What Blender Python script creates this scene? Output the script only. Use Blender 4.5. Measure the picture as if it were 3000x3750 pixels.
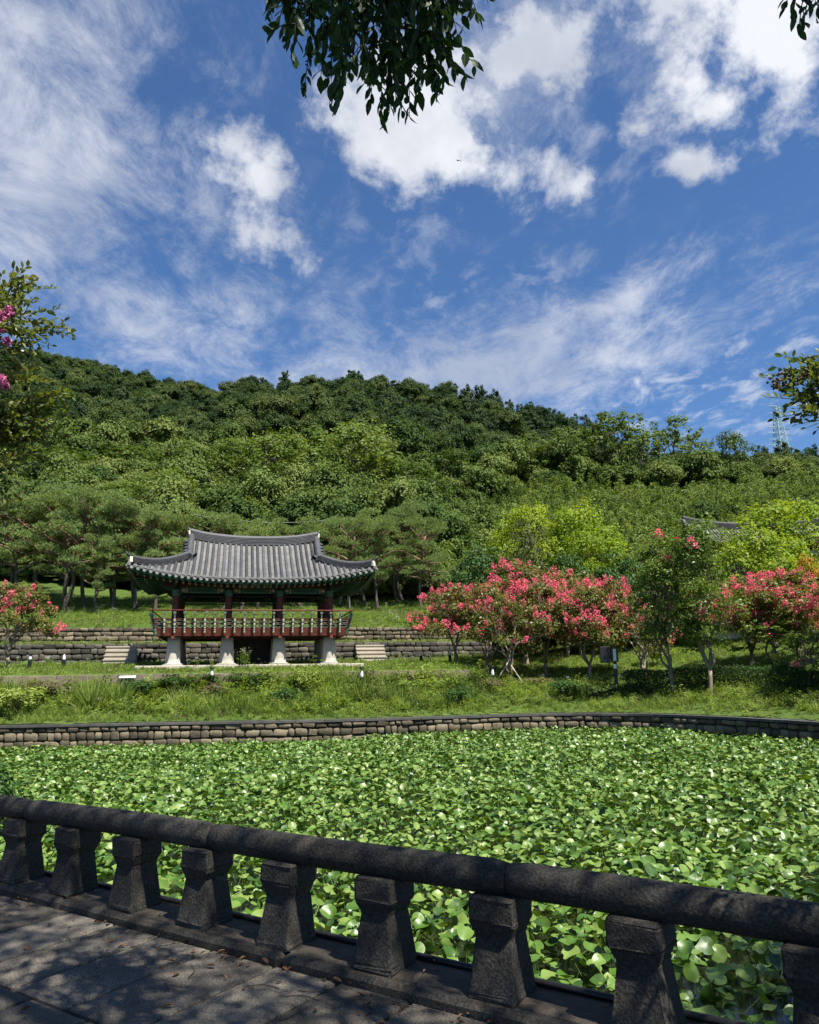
import bpy, bmesh, math, random
import numpy as np
from mathutils import Vector, Matrix, Euler, noise as mnoise

random.seed(7)
rng = np.random.default_rng(11)
for o in list(bpy.data.objects):
    bpy.data.objects.remove(o, do_unlink=True)
SC = bpy.context.scene
COL = SC.collection

# ------------------------------------------------------------------ camera
F, EYE = 2773.0, 1.55                       # focal length in photo pixels, eye height
PITCH, ROLL = math.atan(600 / F), math.radians(-0.92)
cam_d = bpy.data.cameras.new('camera')
cam = bpy.data.objects.new('camera', cam_d)
COL.objects.link(cam)
cam_d.sensor_fit = 'HORIZONTAL'
cam_d.sensor_width = 36.0
cam_d.lens = 36.0 * F / 3000.0
cam_d.clip_start = 0.05
cam_d.clip_end = 6000
cam.matrix_world = Matrix.Translation((0, 0, EYE)) @ Matrix.Rotation(math.pi / 2 + PITCH, 4, 'X') @ Matrix.Rotation(ROLL, 4, 'Z')
SC.camera = cam
_M = np.array(cam.matrix_world.to_3x3())
_C = np.array([0, 0, EYE])


def ray(px, py):
    return _M @ np.array([(px - 1500) / F, (1875 - py) / F, -1.0])


def at_z(px, py, z):
    d = ray(px, py)
    return _C + d * (z - EYE) / d[2]


def at_y(px, py, y):
    d = ray(px, py)
    return _C + d * y / d[1]


def project(p):
    q = (np.asarray(p) - _C) @ _M
    return np.stack([1500 + F * q[..., 0] / -q[..., 2], 1875 - F * q[..., 1] / -q[..., 2]], -1)


# ------------------------------------------------------------------ light
SUN_EL, SUN_AZ = math.radians(60), math.radians(180 - 40)     # azimuth clockwise from +Y
to_sun = Vector((math.sin(SUN_AZ) * math.cos(SUN_EL), math.cos(SUN_AZ) * math.cos(SUN_EL), math.sin(SUN_EL)))
sun_d = bpy.data.lights.new('sun', 'SUN')
sun_d.energy = 5.0
sun_d.angle = math.radians(0.53)
sun_d.color = (1.0, 0.95, 0.85)
sun = bpy.data.objects.new('sun', sun_d)
COL.objects.link(sun)
sun.rotation_euler = to_sun.to_track_quat('Z', 'Y').to_euler()
sun.location = (10, -14, 40)

W = bpy.data.worlds.new('World')
SC.world = W
W.use_nodes = True
wn, wl = W.node_tree.nodes, W.node_tree.links
wn.clear()
SKY_S = 0.05


def wnode(t, **k):
    n = wn.new(t)
    for a, b in k.items():
        setattr(n, a, b)
    return n


def wmath(op, a, b=None, c=None, clamp=False):
    n = wnode('ShaderNodeMath', operation=op, use_clamp=clamp)
    for i, v in enumerate((a, b, c)):
        if v is None:
            continue
        if isinstance(v, (int, float)):
            n.inputs[i].default_value = v
        else:
            wl.new(v, n.inputs[i])
    return n.outputs[0]


def wstep(v, lo, hi):
    n = wnode('ShaderNodeMapRange', interpolation_type='SMOOTHSTEP')
    wl.new(v, n.inputs[0])
    n.inputs[1].default_value = lo
    n.inputs[2].default_value = hi
    return n.outputs[0]


sky = wnode('ShaderNodeTexSky', sky_type='NISHITA', sun_disc=False)
sky.sun_elevation = SUN_EL
sky.sun_rotation = SUN_AZ
sky.altitude = 50
sky.air_density = 1.0
sky.dust_density = 0.3
sky.ozone_density = 2.6
tc = wnode('ShaderNodeTexCoord')
GEN = tc.outputs['Generated']
sep = wnode('ShaderNodeSeparateXYZ')
wl.new(GEN, sep.inputs[0])
zc = wmath('ADD', wmath('MAXIMUM', sep.outputs[2], 0.0), 0.10)
comb = wnode('ShaderNodeCombineXYZ')                  # the sky seen as a flat cloud layer high above the ground
wl.new(wmath('DIVIDE', sep.outputs[0], zc), comb.inputs[0])
wl.new(wmath('DIVIDE', sep.outputs[1], zc), comb.inputs[1])
PL = comb.outputs[0]


def wnoise(vec, scale, detail, rough=0.55, loc=(0, 0, 0), rot=0.0, scl=(1, 1, 1), dist=0.0):
    m = wnode('ShaderNodeMapping')
    wl.new(vec, m.inputs[0])
    m.inputs['Location'].default_value = loc
    m.inputs['Rotation'].default_value = (0, 0, rot)
    m.inputs['Scale'].default_value = scl
    n = wnode('ShaderNodeTexNoise')
    wl.new(m.outputs[0], n.inputs['Vector'])
    n.inputs['Scale'].default_value = scale
    n.inputs['Detail'].default_value = detail
    n.inputs['Roughness'].default_value = rough
    n.inputs['Distortion'].default_value = dist
    return n.outputs[0]


def blob(px, py, ru, rv, rot=0.0):
    """soft elliptical patch of the sky round a direction, 1 in its middle and 0 at its rim"""
    c = ray(px, py)
    c = Vector(c / np.linalg.norm(c))
    u = Vector((0, 0, 1)).cross(c) * -1.0
    u.normalize()
    v = c.cross(u) * -1.0
    if v.z < 0:
        v = -v
    u, v = u * math.cos(rot) + v * math.sin(rot), v * math.cos(rot) - u * math.sin(rot)

    def dot(w, r):
        n = wnode('ShaderNodeVectorMath', operation='DOT_PRODUCT')
        wl.new(GEN, n.inputs[0])
        n.inputs[1].default_value = w / r
        o = n.outputs['Value']
        return wmath('SUBTRACT', o, float(c.dot(w) / r))
    a, b = dot(u, ru / F), dot(v, rv / F)
    d = wmath('SQRT', wmath('ADD', wmath('MULTIPLY', a, a), wmath('MULTIPLY', b, b)))
    side = wnode('ShaderNodeVectorMath', operation='DOT_PRODUCT')
    wl.new(GEN, side.inputs[0])
    side.inputs[1].default_value = c
    return wmath('MULTIPLY', wmath('SUBTRACT', 1.0, d, clamp=True), wmath('GREATER_THAN', side.outputs['Value'], 0.2))


def wmax(lst):
    o = lst[0]
    for q in lst[1:]:
        o = wmath('MAXIMUM', o, q)
    return o


# heaped cloud
puff = wnoise(GEN, 9.0, 11, 0.60, loc=(3.1, 1.7, 0.4), dist=0.15)
puff2 = wnoise(GEN, 24.0, 8, 0.65)
heap = wmax([wmath('MULTIPLY', blob(1520, 470, 470, 310, 0.1), 1.4), wmath('MULTIPLY', blob(1760, 620, 560, 200, -0.25), 1.15), blob(2760, 110, 620, 440), blob(2600, 60, 470, 360), blob(2850, 160, 420, 330),
             blob(1040, 860, 260, 170), wmath('MULTIPLY', blob(960, 640, 360, 190, -0.5), 0.85), wmath('MULTIPLY', blob(2340, 1400, 120, 150), 0.75), wmath('MULTIPLY', blob(1900, 200, 560, 260), 0.8),
             wmath('MULTIPLY', blob(2560, 600, 200, 150), 0.7)])
heap_s = wmath('MULTIPLY_ADD', wmath('POWER', heap, 0.7), 1.45, wmath('MULTIPLY_ADD', puff, 3.4, wmath('MULTIPLY', puff2, 0.9)))
heap_a = wmath('MULTIPLY', wstep(heap_s, 2.75, 3.45), wstep(heap, 0.0, 0.14))
# thin high streaks, everywhere, thicker on the left and low over the hill
streak = wnoise(PL, 1.5, 9, 0.62, loc=(0.3, 2.2, 0), rot=0.65, scl=(1.0, 0.42, 1), dist=0.5)
fleece = wnoise(PL, 6.0, 12, 0.72, loc=(5, 1, 0), rot=0.5, scl=(1, 0.7, 1), dist=0.35)
veil = wmax([wmath('MULTIPLY', blob(100, 450, 900, 1100, 0.25), 0.82), wmath('MULTIPLY', blob(1750, 1340, 1500, 300, 0.13), 1.0),
             wmath('MULTIPLY', blob(1950, 200, 700, 500), 0.75), wmath('MULTIPLY', blob(2300, 1080, 700, 150, 0.45), 0.8), wmath('MULTIPLY', blob(600, 1150, 900, 400), 0.7)])
veil_s = wmath('ADD', wmath('MULTIPLY', veil, 0.46), wmath('ADD', wmath('MULTIPLY', streak, 0.62), wmath('MULTIPLY', fleece, 1.05)))
veil_a = wmath('MULTIPLY', wstep(veil_s, 0.88, 1.36), 0.70)
# small broken fleece between the larger clouds
patch = wnoise(PL, 1.1, 4, 0.5, loc=(7.3, 3.1, 0))
curd = wnoise(PL, 11.0, 9, 0.62, loc=(2.2, 9.4, 0), rot=0.5, scl=(1, 0.75, 1), dist=0.25)
curd_a = wmath('MULTIPLY', wmath('MULTIPLY', wstep(curd, 0.47, 0.72), wstep(patch, 0.40, 0.60)), 0.55)
alpha = wmath('MAXIMUM', heap_a, wmath('MAXIMUM', veil_a, curd_a))
shade = wnoise(GEN, 5.0, 5, 0.55, loc=(1, 8, 2))
ccol = wnode('ShaderNodeMix', data_type='RGBA')
wl.new(wstep(shade, 0.35, 0.62), ccol.inputs[0])
ccol.inputs[6].default_value = (5.0, 5.4, 6.3, 1)
ccol.inputs[7].default_value = (8.0, 8.2, 8.7, 1)
skc = wnode('ShaderNodeMix', data_type='RGBA', blend_type='MULTIPLY')
skc.inputs[0].default_value = 1.0
wl.new(sky.outputs[0], skc.inputs[6])
skc.inputs[7].default_value = (0.70, 0.96, 1.24, 1)
wmix = wnode('ShaderNodeMix', data_type='RGBA')
wl.new(alpha, wmix.inputs[0])
wl.new(skc.outputs[2], wmix.inputs[6])
wl.new(ccol.outputs[2], wmix.inputs[7])
bg = wnode('ShaderNodeBackground')
wl.new(wmix.outputs[2], bg.inputs[0])
bg.inputs[1].default_value = SKY_S
wo = wnode('ShaderNodeOutputWorld')
wl.new(bg.outputs[0], wo.inputs[0])

vs = SC.view_settings
vs.view_transform = 'Standard'
vs.look = 'None'
vs.exposure = 1.2
vs.gamma = 1.0
vs.use_curve_mapping = False
SC.cycles.max_bounces = 4
SC.cycles.diffuse_bounces = 3
SC.cycles.glossy_bounces = 2
SC.cycles.transmission_bounces = 3
SC.cycles.adaptive_threshold = 0.02
SC.cycles.transparent_max_bounces = 4
SC.cycles.use_denoising = True


# ------------------------------------------------------------------ helpers: objects
def tag(o, label=None, cat=None, group=None, kind=None):
    if label: o['label'] = label
    if cat: o['category'] = cat
    if group: o['group'] = group
    if kind: o['kind'] = kind
    return o


def empty(name, loc=(0, 0, 0), rz=0.0, scale=(1, 1, 1)):
    o = bpy.data.objects.new(name, None)
    o.empty_display_size = 0.3
    COL.objects.link(o)
    o.location = loc
    o.rotation_euler = (0, 0, rz)
    o.scale = scale
    return o


def ob(name, me, parent=None, loc=(0, 0, 0), rot=(0, 0, 0), scale=(1, 1, 1)):
    o = bpy.data.objects.new(name, me)
    COL.objects.link(o)
    if parent is not None:
        o.parent = parent
    o.location = loc
    o.rotation_euler = rot
    o.scale = scale
    return o


class MB:
    """collects vertices and faces of one mesh"""

    def __init__(self):
        self.v, self.f, self.m = [], [], []

    def face(self, pts, mi=0):
        n = len(self.v)
        self.v += [tuple(p) for p in pts]
        self.f.append(tuple(range(n, n + len(pts))))
        self.m.append(mi)

    def box(self, x0, x1, y0, y1, z0, z1, mi=0, taper=0.0):
        n = len(self.v)
        t = taper
        self.v += [(x0, y0, z0), (x1, y0, z0), (x1, y1, z0), (x0, y1, z0), (x0 + t, y0 + t, z1), (x1 - t, y0 + t, z1), (x1 - t, y1 - t, z1), (x0 + t, y1 - t, z1)]
        for q in ((3, 2, 1, 0), (4, 5, 6, 7), (0, 1, 5, 4), (1, 2, 6, 5), (2, 3, 7, 6), (3, 0, 4, 7)):
            self.f.append(tuple(n + i for i in q)); self.m.append(mi)
        return self

    def tube(self, path, radii, seg=6, mi=0, cap=True, squash=None):
        path = [Vector(p) for p in path]
        n0 = len(self.v)
        k = len(path)
        if isinstance(radii, (int, float)): radii = [radii] * k
        ref = Vector((0.31, 0.2, 0.93))
        for i, p in enumerate(path):
            t = (path[min(i + 1, k - 1)] - path[max(i - 1, 0)])
            if t.length < 1e-9: t = Vector((0, 0, 1))
            t.normalize()
            a = t.cross(ref)
            if a.length < 0.15: a = t.cross(Vector((1, 0, 0)))
            a.normalize()
            b = t.cross(a)
            for j in range(seg):
                th = 2 * math.pi * j / seg
                self.v.append(tuple(p + (a * math.cos(th) + b * math.sin(th)) * radii[i]))
        for i in range(k - 1):
            for j in range(seg):
                q = (n0 + i * seg + j, n0 + i * seg + (j + 1) % seg, n0 + (i + 1) * seg + (j + 1) % seg, n0 + (i + 1) * seg + j)
                self.f.append(q); self.m.append(mi)
        if cap:
            self.f.append(tuple(n0 + j for j in range(seg))); self.m.append(mi)
            self.f.append(tuple(n0 + (k - 1) * seg + j for j in reversed(range(seg)))); self.m.append(mi)
        return self

    def lathe(self, prof, seg=12, c=(0, 0, 0), mi=0):
        """prof: list of (radius, z)"""
        n0 = len(self.v)
        for r, z in prof:
            for j in range(seg):
                th = 2 * math.pi * j / seg
                self.v.append((c[0] + r * math.cos(th), c[1] + r * math.sin(th), c[2] + z))
        for i in range(len(prof) - 1):
            for j in range(seg):
                self.f.append((n0 + i * seg + j, n0 + i * seg + (j + 1) % seg, n0 + (i + 1) * seg + (j + 1) % seg, n0 + (i + 1) * seg + j)); self.m.append(mi)
        self.f.append(tuple(n0 + j for j in reversed(range(seg)))); self.m.append(mi)
        self.f.append(tuple(n0 + (len(prof) - 1) * seg + j for j in range(seg))); self.m.append(mi)
        return self

    def grid(self, rows, mi=0):
        """rows: list of equal-length rows of points"""
        n0 = len(self.v)
        w = len(rows[0])
        for r in rows: self.v += [tuple(p) for p in r]
        for i in range(len(rows) - 1):
            for j in range(w - 1):
                self.f.append((n0 + i * w + j, n0 + i * w + j + 1, n0 + (i + 1) * w + j + 1, n0 + (i + 1) * w + j)); self.m.append(mi)
        return self

    def sweep(self, path, prof, mi=0):
        """closed profile of (side, up) carried along a path, upright"""
        path = [Vector(p) for p in path]
        n0, k, s = len(self.v), len(path), len(prof)
        for i, p in enumerate(path):
            t = path[min(i + 1, k - 1)] - path[max(i - 1, 0)]
            side = Vector((t.y, -t.x, 0))
            if side.length < 1e-6: side = Vector((1, 0, 0))
            side.normalize()
            for a, b in prof:
                self.v.append(tuple(p + side * a + Vector((0, 0, b))))
        for i in range(k - 1):
            for j in range(s):
                self.f.append((n0 + i * s + j, n0 + i * s + (j + 1) % s, n0 + (i + 1) * s + (j + 1) % s, n0 + (i + 1) * s + j)); self.m.append(mi)
        self.f.append(tuple(n0 + j for j in range(s))); self.m.append(mi)
        self.f.append(tuple(n0 + (k - 1) * s + j for j in reversed(range(s)))); self.m.append(mi)
        return self

    def mesh(self, name, mats, smooth=False, bevel=0.0, bseg=1):
        me = bpy.data.meshes.new(name)
        me.from_pydata(self.v, [], self.f)
        if not isinstance(mats, (list, tuple)): mats = [mats]
        for m in mats: me.materials.append(m)
        me.polygons.foreach_set('material_index', self.m)
        if bevel > 0:
            bm = bmesh.new(); bm.from_mesh(me)
            bmesh.ops.remove_doubles(bm, verts=bm.verts, dist=1e-5)
            bmesh.ops.recalc_face_normals(bm, faces=bm.faces)
            bmesh.ops.bevel(bm, geom=list(bm.edges), offset=bevel, segments=bseg, profile=0.5, affect='EDGES')
            bm.to_mesh(me); bm.free()
        else:
            bm = bmesh.new(); bm.from_mesh(me)
            bmesh.ops.recalc_face_normals(bm, faces=bm.faces)
            bm.to_mesh(me); bm.free()
        if smooth: me.polygons.foreach_set('use_smooth', [True] * len(me.polygons))
        me.update()
        return me

    def build(self, name, mats, parent=None, smooth=False, bevel=0.0, **k):
        return ob(name, self.mesh(name, mats, smooth, bevel), parent, **k)


def quads_mesh(name, V, mat, k=4, midx=None, smooth=False):
    """V: (N,k,3) separate polygons of k corners"""
    n = V.shape[0]
    me = bpy.data.meshes.new(name)
    me.vertices.add(n * k)
    me.vertices.foreach_set('co', V.astype(np.float32).reshape(-1))
    me.loops.add(n * k)
    me.loops.foreach_set('vertex_index', np.arange(n * k, dtype=np.int32))
    me.polygons.add(n)
    me.polygons.foreach_set('loop_start', np.arange(0, n * k, k, dtype=np.int32))
    if not isinstance(mat, (list, tuple)): mat = [mat]
    for m in mat: me.materials.append(m)
    if midx is not None: me.polygons.foreach_set('material_index', midx.astype(np.int32))
    me.update(calc_edges=True)
    return me


def unit(a):
    return a / np.maximum(np.linalg.norm(a, axis=-1, keepdims=True), 1e-9)


def rdir(n):
    return unit(rng.normal(size=(n, 3)))


def kites(P, D, L, Wd, N=None, belly=0.4, droop=0.0):
    """leaf-shaped quads: from P along D, length L, width Wd, roughly facing N"""
    n = len(P)
    L = np.broadcast_to(np.asarray(L, float), (n,))[:, None]
    Wd = np.broadcast_to(np.asarray(Wd, float), (n,))[:, None]
    D = unit(D)
    if N is None: N = rdir(n)
    S = unit(np.cross(D, N))
    mid = P + D * L * belly
    tip = P + D * L
    tip[:, 2] -= (droop * L)[:, 0]
    return np.stack([P, mid + S * Wd * .5, tip, mid - S * Wd * .5], 1)


def scatter(name, P, R, S, idx, meshes, label, cat):
    """one mass of small plants: geometry-node instances on points"""
    n = len(P)
    me = bpy.data.meshes.new(name)
    me.vertices.add(n)
    me.vertices.foreach_set('co', np.asarray(P, np.float32).reshape(-1))
    a = me.attributes.new('rot', 'FLOAT_VECTOR', 'POINT'); a.data.foreach_set('vector', np.asarray(R, np.float32).reshape(-1))
    S = np.asarray(S, np.float32)
    if S.ndim == 1: S = np.repeat(S[:, None], 3, 1)
    a = me.attributes.new('scl', 'FLOAT_VECTOR', 'POINT'); a.data.foreach_set('vector', S.reshape(-1))
    a = me.attributes.new('idx', 'INT', 'POINT'); a.data.foreach_set('value', np.asarray(idx, np.int32))
    me.update()
    o = ob(name, me)
    tag(o, label, cat, kind='stuff')
    c = bpy.data.collections.new(name + '_kinds')
    for i, m in enumerate(meshes):
        p = bpy.data.objects.new('%s_kind_%02d' % (name, i), m)
        c.objects.link(p)
    g = bpy.data.node_groups.new(name, 'GeometryNodeTree')
    g.interface.new_socket('Geometry', in_out='INPUT', socket_type='NodeSocketGeometry')
    g.interface.new_socket('Geometry', in_out='OUTPUT', socket_type='NodeSocketGeometry')
    N, Lk = g.nodes, g.links
    gi, go = N.new('NodeGroupInput'), N.new('NodeGroupOutput')
    ci = N.new('GeometryNodeCollectionInfo')
    ci.inputs['Collection'].default_value = c
    ci.inputs['Separate Children'].default_value = True
    ci.inputs['Reset Children'].default_value = True
    ip = N.new('GeometryNodeInstanceOnPoints')
    ip.inputs['Pick Instance'].default_value = True

    def named(nm, ty):
        q = N.new('GeometryNodeInputNamedAttribute')
        q.data_type = ty
        q.inputs['Name'].default_value = nm
        return [s for s in q.outputs if s.enabled and s.name == 'Attribute'][0]
    Lk.new(gi.outputs[0], ip.inputs['Points'])
    Lk.new(ci.outputs[0], ip.inputs['Instance'])
    Lk.new(named('idx', 'INT'), ip.inputs['Instance Index'])
    e2r = N.new('FunctionNodeEulerToRotation')
    Lk.new(named('rot', 'FLOAT_VECTOR'), e2r.inputs[0])
    Lk.new(e2r.outputs[0], ip.inputs['Rotation'])
    Lk.new(named('scl', 'FLOAT_VECTOR'), ip.inputs['Scale'])
    Lk.new(ip.outputs[0], go.inputs[0])
    md = o.modifiers.new('scatter', 'NODES')
    md.node_group = g
    return o


# ------------------------------------------------------------------ helpers: materials
def mat(name):
    m = bpy.data.materials.new(name)
    m.use_nodes = True
    nt = m.node_tree
    return m, nt.nodes, nt.links, nt.nodes['Principled BSDF'], nt.nodes['Material Output']


def ramp(N, cols, pos=None):
    r = N.new('ShaderNodeValToRGB')
    e = r.color_ramp.elements
    while len(e) < len(cols): e.new(0.5)
    for i, c in enumerate(cols):
        e[i].position = pos[i] if pos else i / (len(cols) - 1)
        e[i].color = (*c, 1)
    return r


def nmath(N, L, op, a, b):
    n = N.new('ShaderNodeMath'); n.operation = op
    for i, v in enumerate((a, b)):
        if isinstance(v, (int, float)): n.inputs[i].default_value = v
        else: L.new(v, n.inputs[i])
    return n.outputs[0]


def foliage(name, cols, tcol=None, transl=0.3, rough=0.6, spec=0.2, obj_w=0.5, coat=0.0):
    m, N, L, B, O = mat(name)
    oi, ge = N.new('ShaderNodeObjectInfo'), N.new('ShaderNodeNewGeometry')
    v = nmath(N, L, 'ADD', nmath(N, L, 'MULTIPLY', oi.outputs['Random'], obj_w), nmath(N, L, 'MULTIPLY', ge.outputs['Random Per Island'], 1 - obj_w))
    r = ramp(N, cols)
    L.new(v, r.inputs[0])
    L.new(r.outputs[0], B.inputs['Base Color'])
    B.inputs['Roughness'].default_value = rough
    B.inputs['Specular IOR Level'].default_value = spec
    B.inputs['Coat Weight'].default_value = coat
    B.inputs['Coat Roughness'].default_value = 0.25
    if transl > 0:
        t = N.new('ShaderNodeBsdfTranslucent')
        mx = N.new('ShaderNodeMix'); mx.data_type = 'RGBA'; mx.blend_type = 'MULTIPLY'
        mx.inputs[0].default_value = 1
        L.new(r.outputs[0], mx.inputs[6])
        mx.inputs[7].default_value = (*(tcol or (1.9, 1.8, 0.7)), 1)
        L.new(mx.outputs[2], t.inputs[0])
        ms = N.new('ShaderNodeMixShader')
        ms.inputs[0].default_value = transl
        L.new(B.outputs[0], ms.inputs[1]); L.new(t.outputs[0], ms.inputs[2])
        L.new(ms.outputs[0], O.inputs[0])
    return m


def stone(name, cols, scale=6.0, bump=0.4, rough=0.85, obj_w=0.35, coords='Object', grit=0.5, spec=0.3, fine=60.0, zmix=None):
    m, N, L, B, O = mat(name)
    t = N.new('ShaderNodeTexCoord')
    if coords == 'World':
        geo = N.new('ShaderNodeNewGeometry'); src = geo.outputs['Position']
    else:
        src = t.outputs[coords]
    n1 = N.new('ShaderNodeTexNoise'); n1.inputs['Scale'].default_value = scale; n1.inputs['Detail'].default_value = 8
    n1.inputs['Roughness'].default_value = 0.65
    L.new(src, n1.inputs['Vector'])
    n2 = N.new('ShaderNodeTexNoise'); n2.inputs['Scale'].default_value = fine; n2.inputs['Detail'].default_value = 4
    L.new(src, n2.inputs['Vector'])
    oi = N.new('ShaderNodeObjectInfo')
    a = nmath(N, L, 'MULTIPLY', n1.outputs[0], 1.3 - obj_w)
    b = nmath(N, L, 'MULTIPLY', oi.outputs['Random'], obj_w)
    c = nmath(N, L, 'MULTIPLY', nmath(N, L, 'SUBTRACT', n2.outputs[0], 0.5), grit)
    v = nmath(N, L, 'ADD', nmath(N, L, 'ADD', a, b), nmath(N, L, 'SUBTRACT', c, 0.15))
    r = ramp(N, cols)
    L.new(v, r.inputs[0])
    out = r.outputs[0]
    if zmix:                                   # bark that changes colour up the trunk
        sp = N.new('ShaderNodeSeparateXYZ'); L.new(src, sp.inputs[0])
        mr = N.new('ShaderNodeMapRange'); L.new(sp.outputs[2], mr.inputs[0]); mr.inputs[1].default_value = zmix[0]; mr.inputs[2].default_value = zmix[1]
        r2 = ramp(N, zmix[2]); L.new(v, r2.inputs[0])
        mx = N.new('ShaderNodeMix'); mx.data_type = 'RGBA'
        L.new(mr.outputs[0], mx.inputs[0]); L.new(out, mx.inputs[6]); L.new(r2.outputs[0], mx.inputs[7])
        out = mx.outputs[2]
    L.new(out, B.inputs['Base Color'])
    B.inputs['Roughness'].default_value = rough
    B.inputs['Specular IOR Level'].default_value = spec
    bp = N.new('ShaderNodeBump'); bp.inputs['Strength'].default_value = bump; bp.inputs['Distance'].default_value = 0.02
    h = nmath(N, L, 'ADD', nmath(N, L, 'MULTIPLY', n1.outputs[0], 1.0), nmath(N, L, 'MULTIPLY', n2.outputs[0], 0.35))
    L.new(h, bp.inputs['Height'])
    L.new(bp.outputs[0], B.inputs['Normal'])
    return m


def paint(name, col, rough=0.55, var=0.25, scale=9.0, metallic=0.0, spec=0.4):
    m, N, L, B, O = mat(name)
    t = N.new('ShaderNodeTexCoord')
    n1 = N.new('ShaderNodeTexNoise'); n1.inputs['Scale'].default_value = scale; n1.inputs['Detail'].default_value = 6
    L.new(t.outputs['Object'], n1.inputs['Vector'])
    d = tuple(c * (1 - var) for c in col); u = tuple(min(1, c * (1 + var)) for c in col)
    r = ramp(N, [d, u], [0.3, 0.7])
    L.new(n1.outputs[0], r.inputs[0]); L.new(r.outputs[0], B.inputs['Base Color'])
    B.inputs['Roughness'].default_value = rough
    B.inputs['Metallic'].default_value = metallic
    B.inputs['Specular IOR Level'].default_value = spec
    return m


def ground_mat(name, cols, scale=0.6, fine=14.0, bump=0.6):
    return stone(name, cols, scale=scale, bump=bump, rough=0.95, obj_w=0.0, coords='World', spec=0.1, fine=fine)


MT = {}
MT['grass_soil'] = ground_mat('grass_soil', [(0.03, 0.045, 0.012), (0.055, 0.09, 0.018), (0.095, 0.115, 0.035)])
MT['hill_soil'] = ground_mat('hill_soil', [(0.012, 0.022, 0.008), (0.02, 0.036, 0.012), (0.03, 0.05, 0.016)])
MT['far_soil'] = ground_mat('far_soil', [(0.03, 0.04, 0.02), (0.05, 0.07, 0.03)])
MT['granite_dark'] = stone('granite_dark', [(0.008, 0.0072, 0.006), (0.023, 0.0205, 0.017), (0.046, 0.041, 0.034), (0.10, 0.09, 0.074)], scale=2.6, bump=0.8, obj_w=0.2, fine=75, grit=1.5)
MT['paver'] = stone('paver', [(0.022, 0.019, 0.016), (0.080, 0.071, 0.059), (0.20, 0.178, 0.148)], scale=2.2, bump=0.5, obj_w=0.42, fine=95, grit=1.5)
MT['joint'] = stone('joint', [(0.03, 0.028, 0.022), (0.06, 0.055, 0.04)], scale=8, bump=0.8)
MT['dirt'] = stone('dirt', [(0.025, 0.02, 0.016), (0.07, 0.058, 0.046), (0.13, 0.11, 0.09)], scale=9, bump=1.0, fine=45)
MT['shaded_stone'] = stone('shaded_stone', [(0.015, 0.014, 0.011), (0.05, 0.046, 0.037), (0.15, 0.135, 0.105)], scale=3.0, bump=0.8, obj_w=0.55, fine=22)  # darker field stone: staining and the lower wall's shade painted into the colour
MT['field_stone'] = stone('field_stone', [(0.018, 0.015, 0.010), (0.085, 0.070, 0.046), (0.23, 0.19, 0.125)], scale=3.0, bump=0.8, obj_w=0.55, fine=22)
MT['coping'] = stone('coping', [(0.025, 0.025, 0.023), (0.065, 0.063, 0.058), (0.13, 0.125, 0.115)], scale=2.5, bump=0.4, obj_w=0.3)
MT['terrace_stone'] = stone('terrace_stone', [(0.035, 0.027, 0.020), (0.14, 0.112, 0.085), (0.27, 0.225, 0.175)], scale=2.2, bump=0.5, obj_w=0.35)
MT['step_stone'] = stone('step_stone', [(0.22, 0.19, 0.15), (0.36, 0.32, 0.26), (0.46, 0.42, 0.36)], scale=3, bump=0.4)
MT['pale_granite'] = stone('pale_granite', [(0.22, 0.205, 0.175), (0.33, 0.31, 0.265), (0.42, 0.395, 0.34)], scale=4, bump=0.25)
MT['mortar_dark'] = stone('mortar_dark', [(0.012, 0.011, 0.009), (0.035, 0.032, 0.025)], scale=5, bump=0.5)
MT['tile'] = stone('tile', [(0.016, 0.016, 0.018), (0.052, 0.053, 0.058), (0.115, 0.116, 0.122)], scale=2.2, bump=0.35, rough=0.6, obj_w=0.5, fine=40, spec=0.4)
MT['tile_pan'] = stone('tile_pan', [(0.07, 0.068, 0.064), (0.16, 0.156, 0.148), (0.27, 0.262, 0.245)], scale=2.2, bump=0.3, rough=0.65, obj_w=0.1, fine=30, spec=0.4)
MT['tile_end'] = stone('tile_end', [(0.07, 0.07, 0.07), (0.16, 0.16, 0.158), (0.26, 0.258, 0.25)], scale=14, bump=1.0, rough=0.6, obj_w=0.3, fine=60)
MT['lime'] = stone('lime', [(0.45, 0.38, 0.26), (0.68, 0.62, 0.48), (0.78, 0.74, 0.64)], scale=6, bump=0.4)
MT['red'] = paint('red_paint', (0.12, 0.026, 0.016), 0.65, 0.4, 5)
MT['red_dark'] = paint('red_dark_paint', (0.05, 0.012, 0.009), 0.6, 0.3, 5)
MT['green'] = paint('green_paint', (0.012, 0.050, 0.026), 0.6, 0.35, 6)
MT['green_lt'] = paint('green_light_paint', (0.075, 0.15, 0.095), 0.6, 0.3, 6)
MT['cream'] = paint('cream_paint', (0.33, 0.34, 0.25), 0.6, 0.3, 8)
MT['sage'] = paint('sage_paint', (0.17, 0.22, 0.17), 0.5, 0.3, 8)
MT['peach'] = paint('peach_paint', (0.45, 0.17, 0.10), 0.5, 0.2, 20)
MT['white'] = paint('white_paint', (0.72, 0.72, 0.70), 0.45, 0.1, 8)
MT['black'] = paint('black_paint', (0.012, 0.012, 0.013), 0.4, 0.2, 8)
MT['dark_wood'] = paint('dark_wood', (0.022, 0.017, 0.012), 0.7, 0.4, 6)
MT['brown_wood'] = paint('brown_wood', (0.10, 0.055, 0.03), 0.7, 0.4, 6)
MT['gold'] = paint('pale_gold', (0.42, 0.40, 0.30), 0.5, 0.2, 6)
MT['steel'] = paint('pylon_paint', (0.34, 0.46, 0.46), 0.5, 0.12, 0.5)
MT['wire'] = paint('wire', (0.35, 0.36, 0.33), 0.5, 0.1, 1)
MT['pole_wood'] = paint('pole_wood', (0.36, 0.32, 0.25), 0.8, 0.25, 7)
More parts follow.
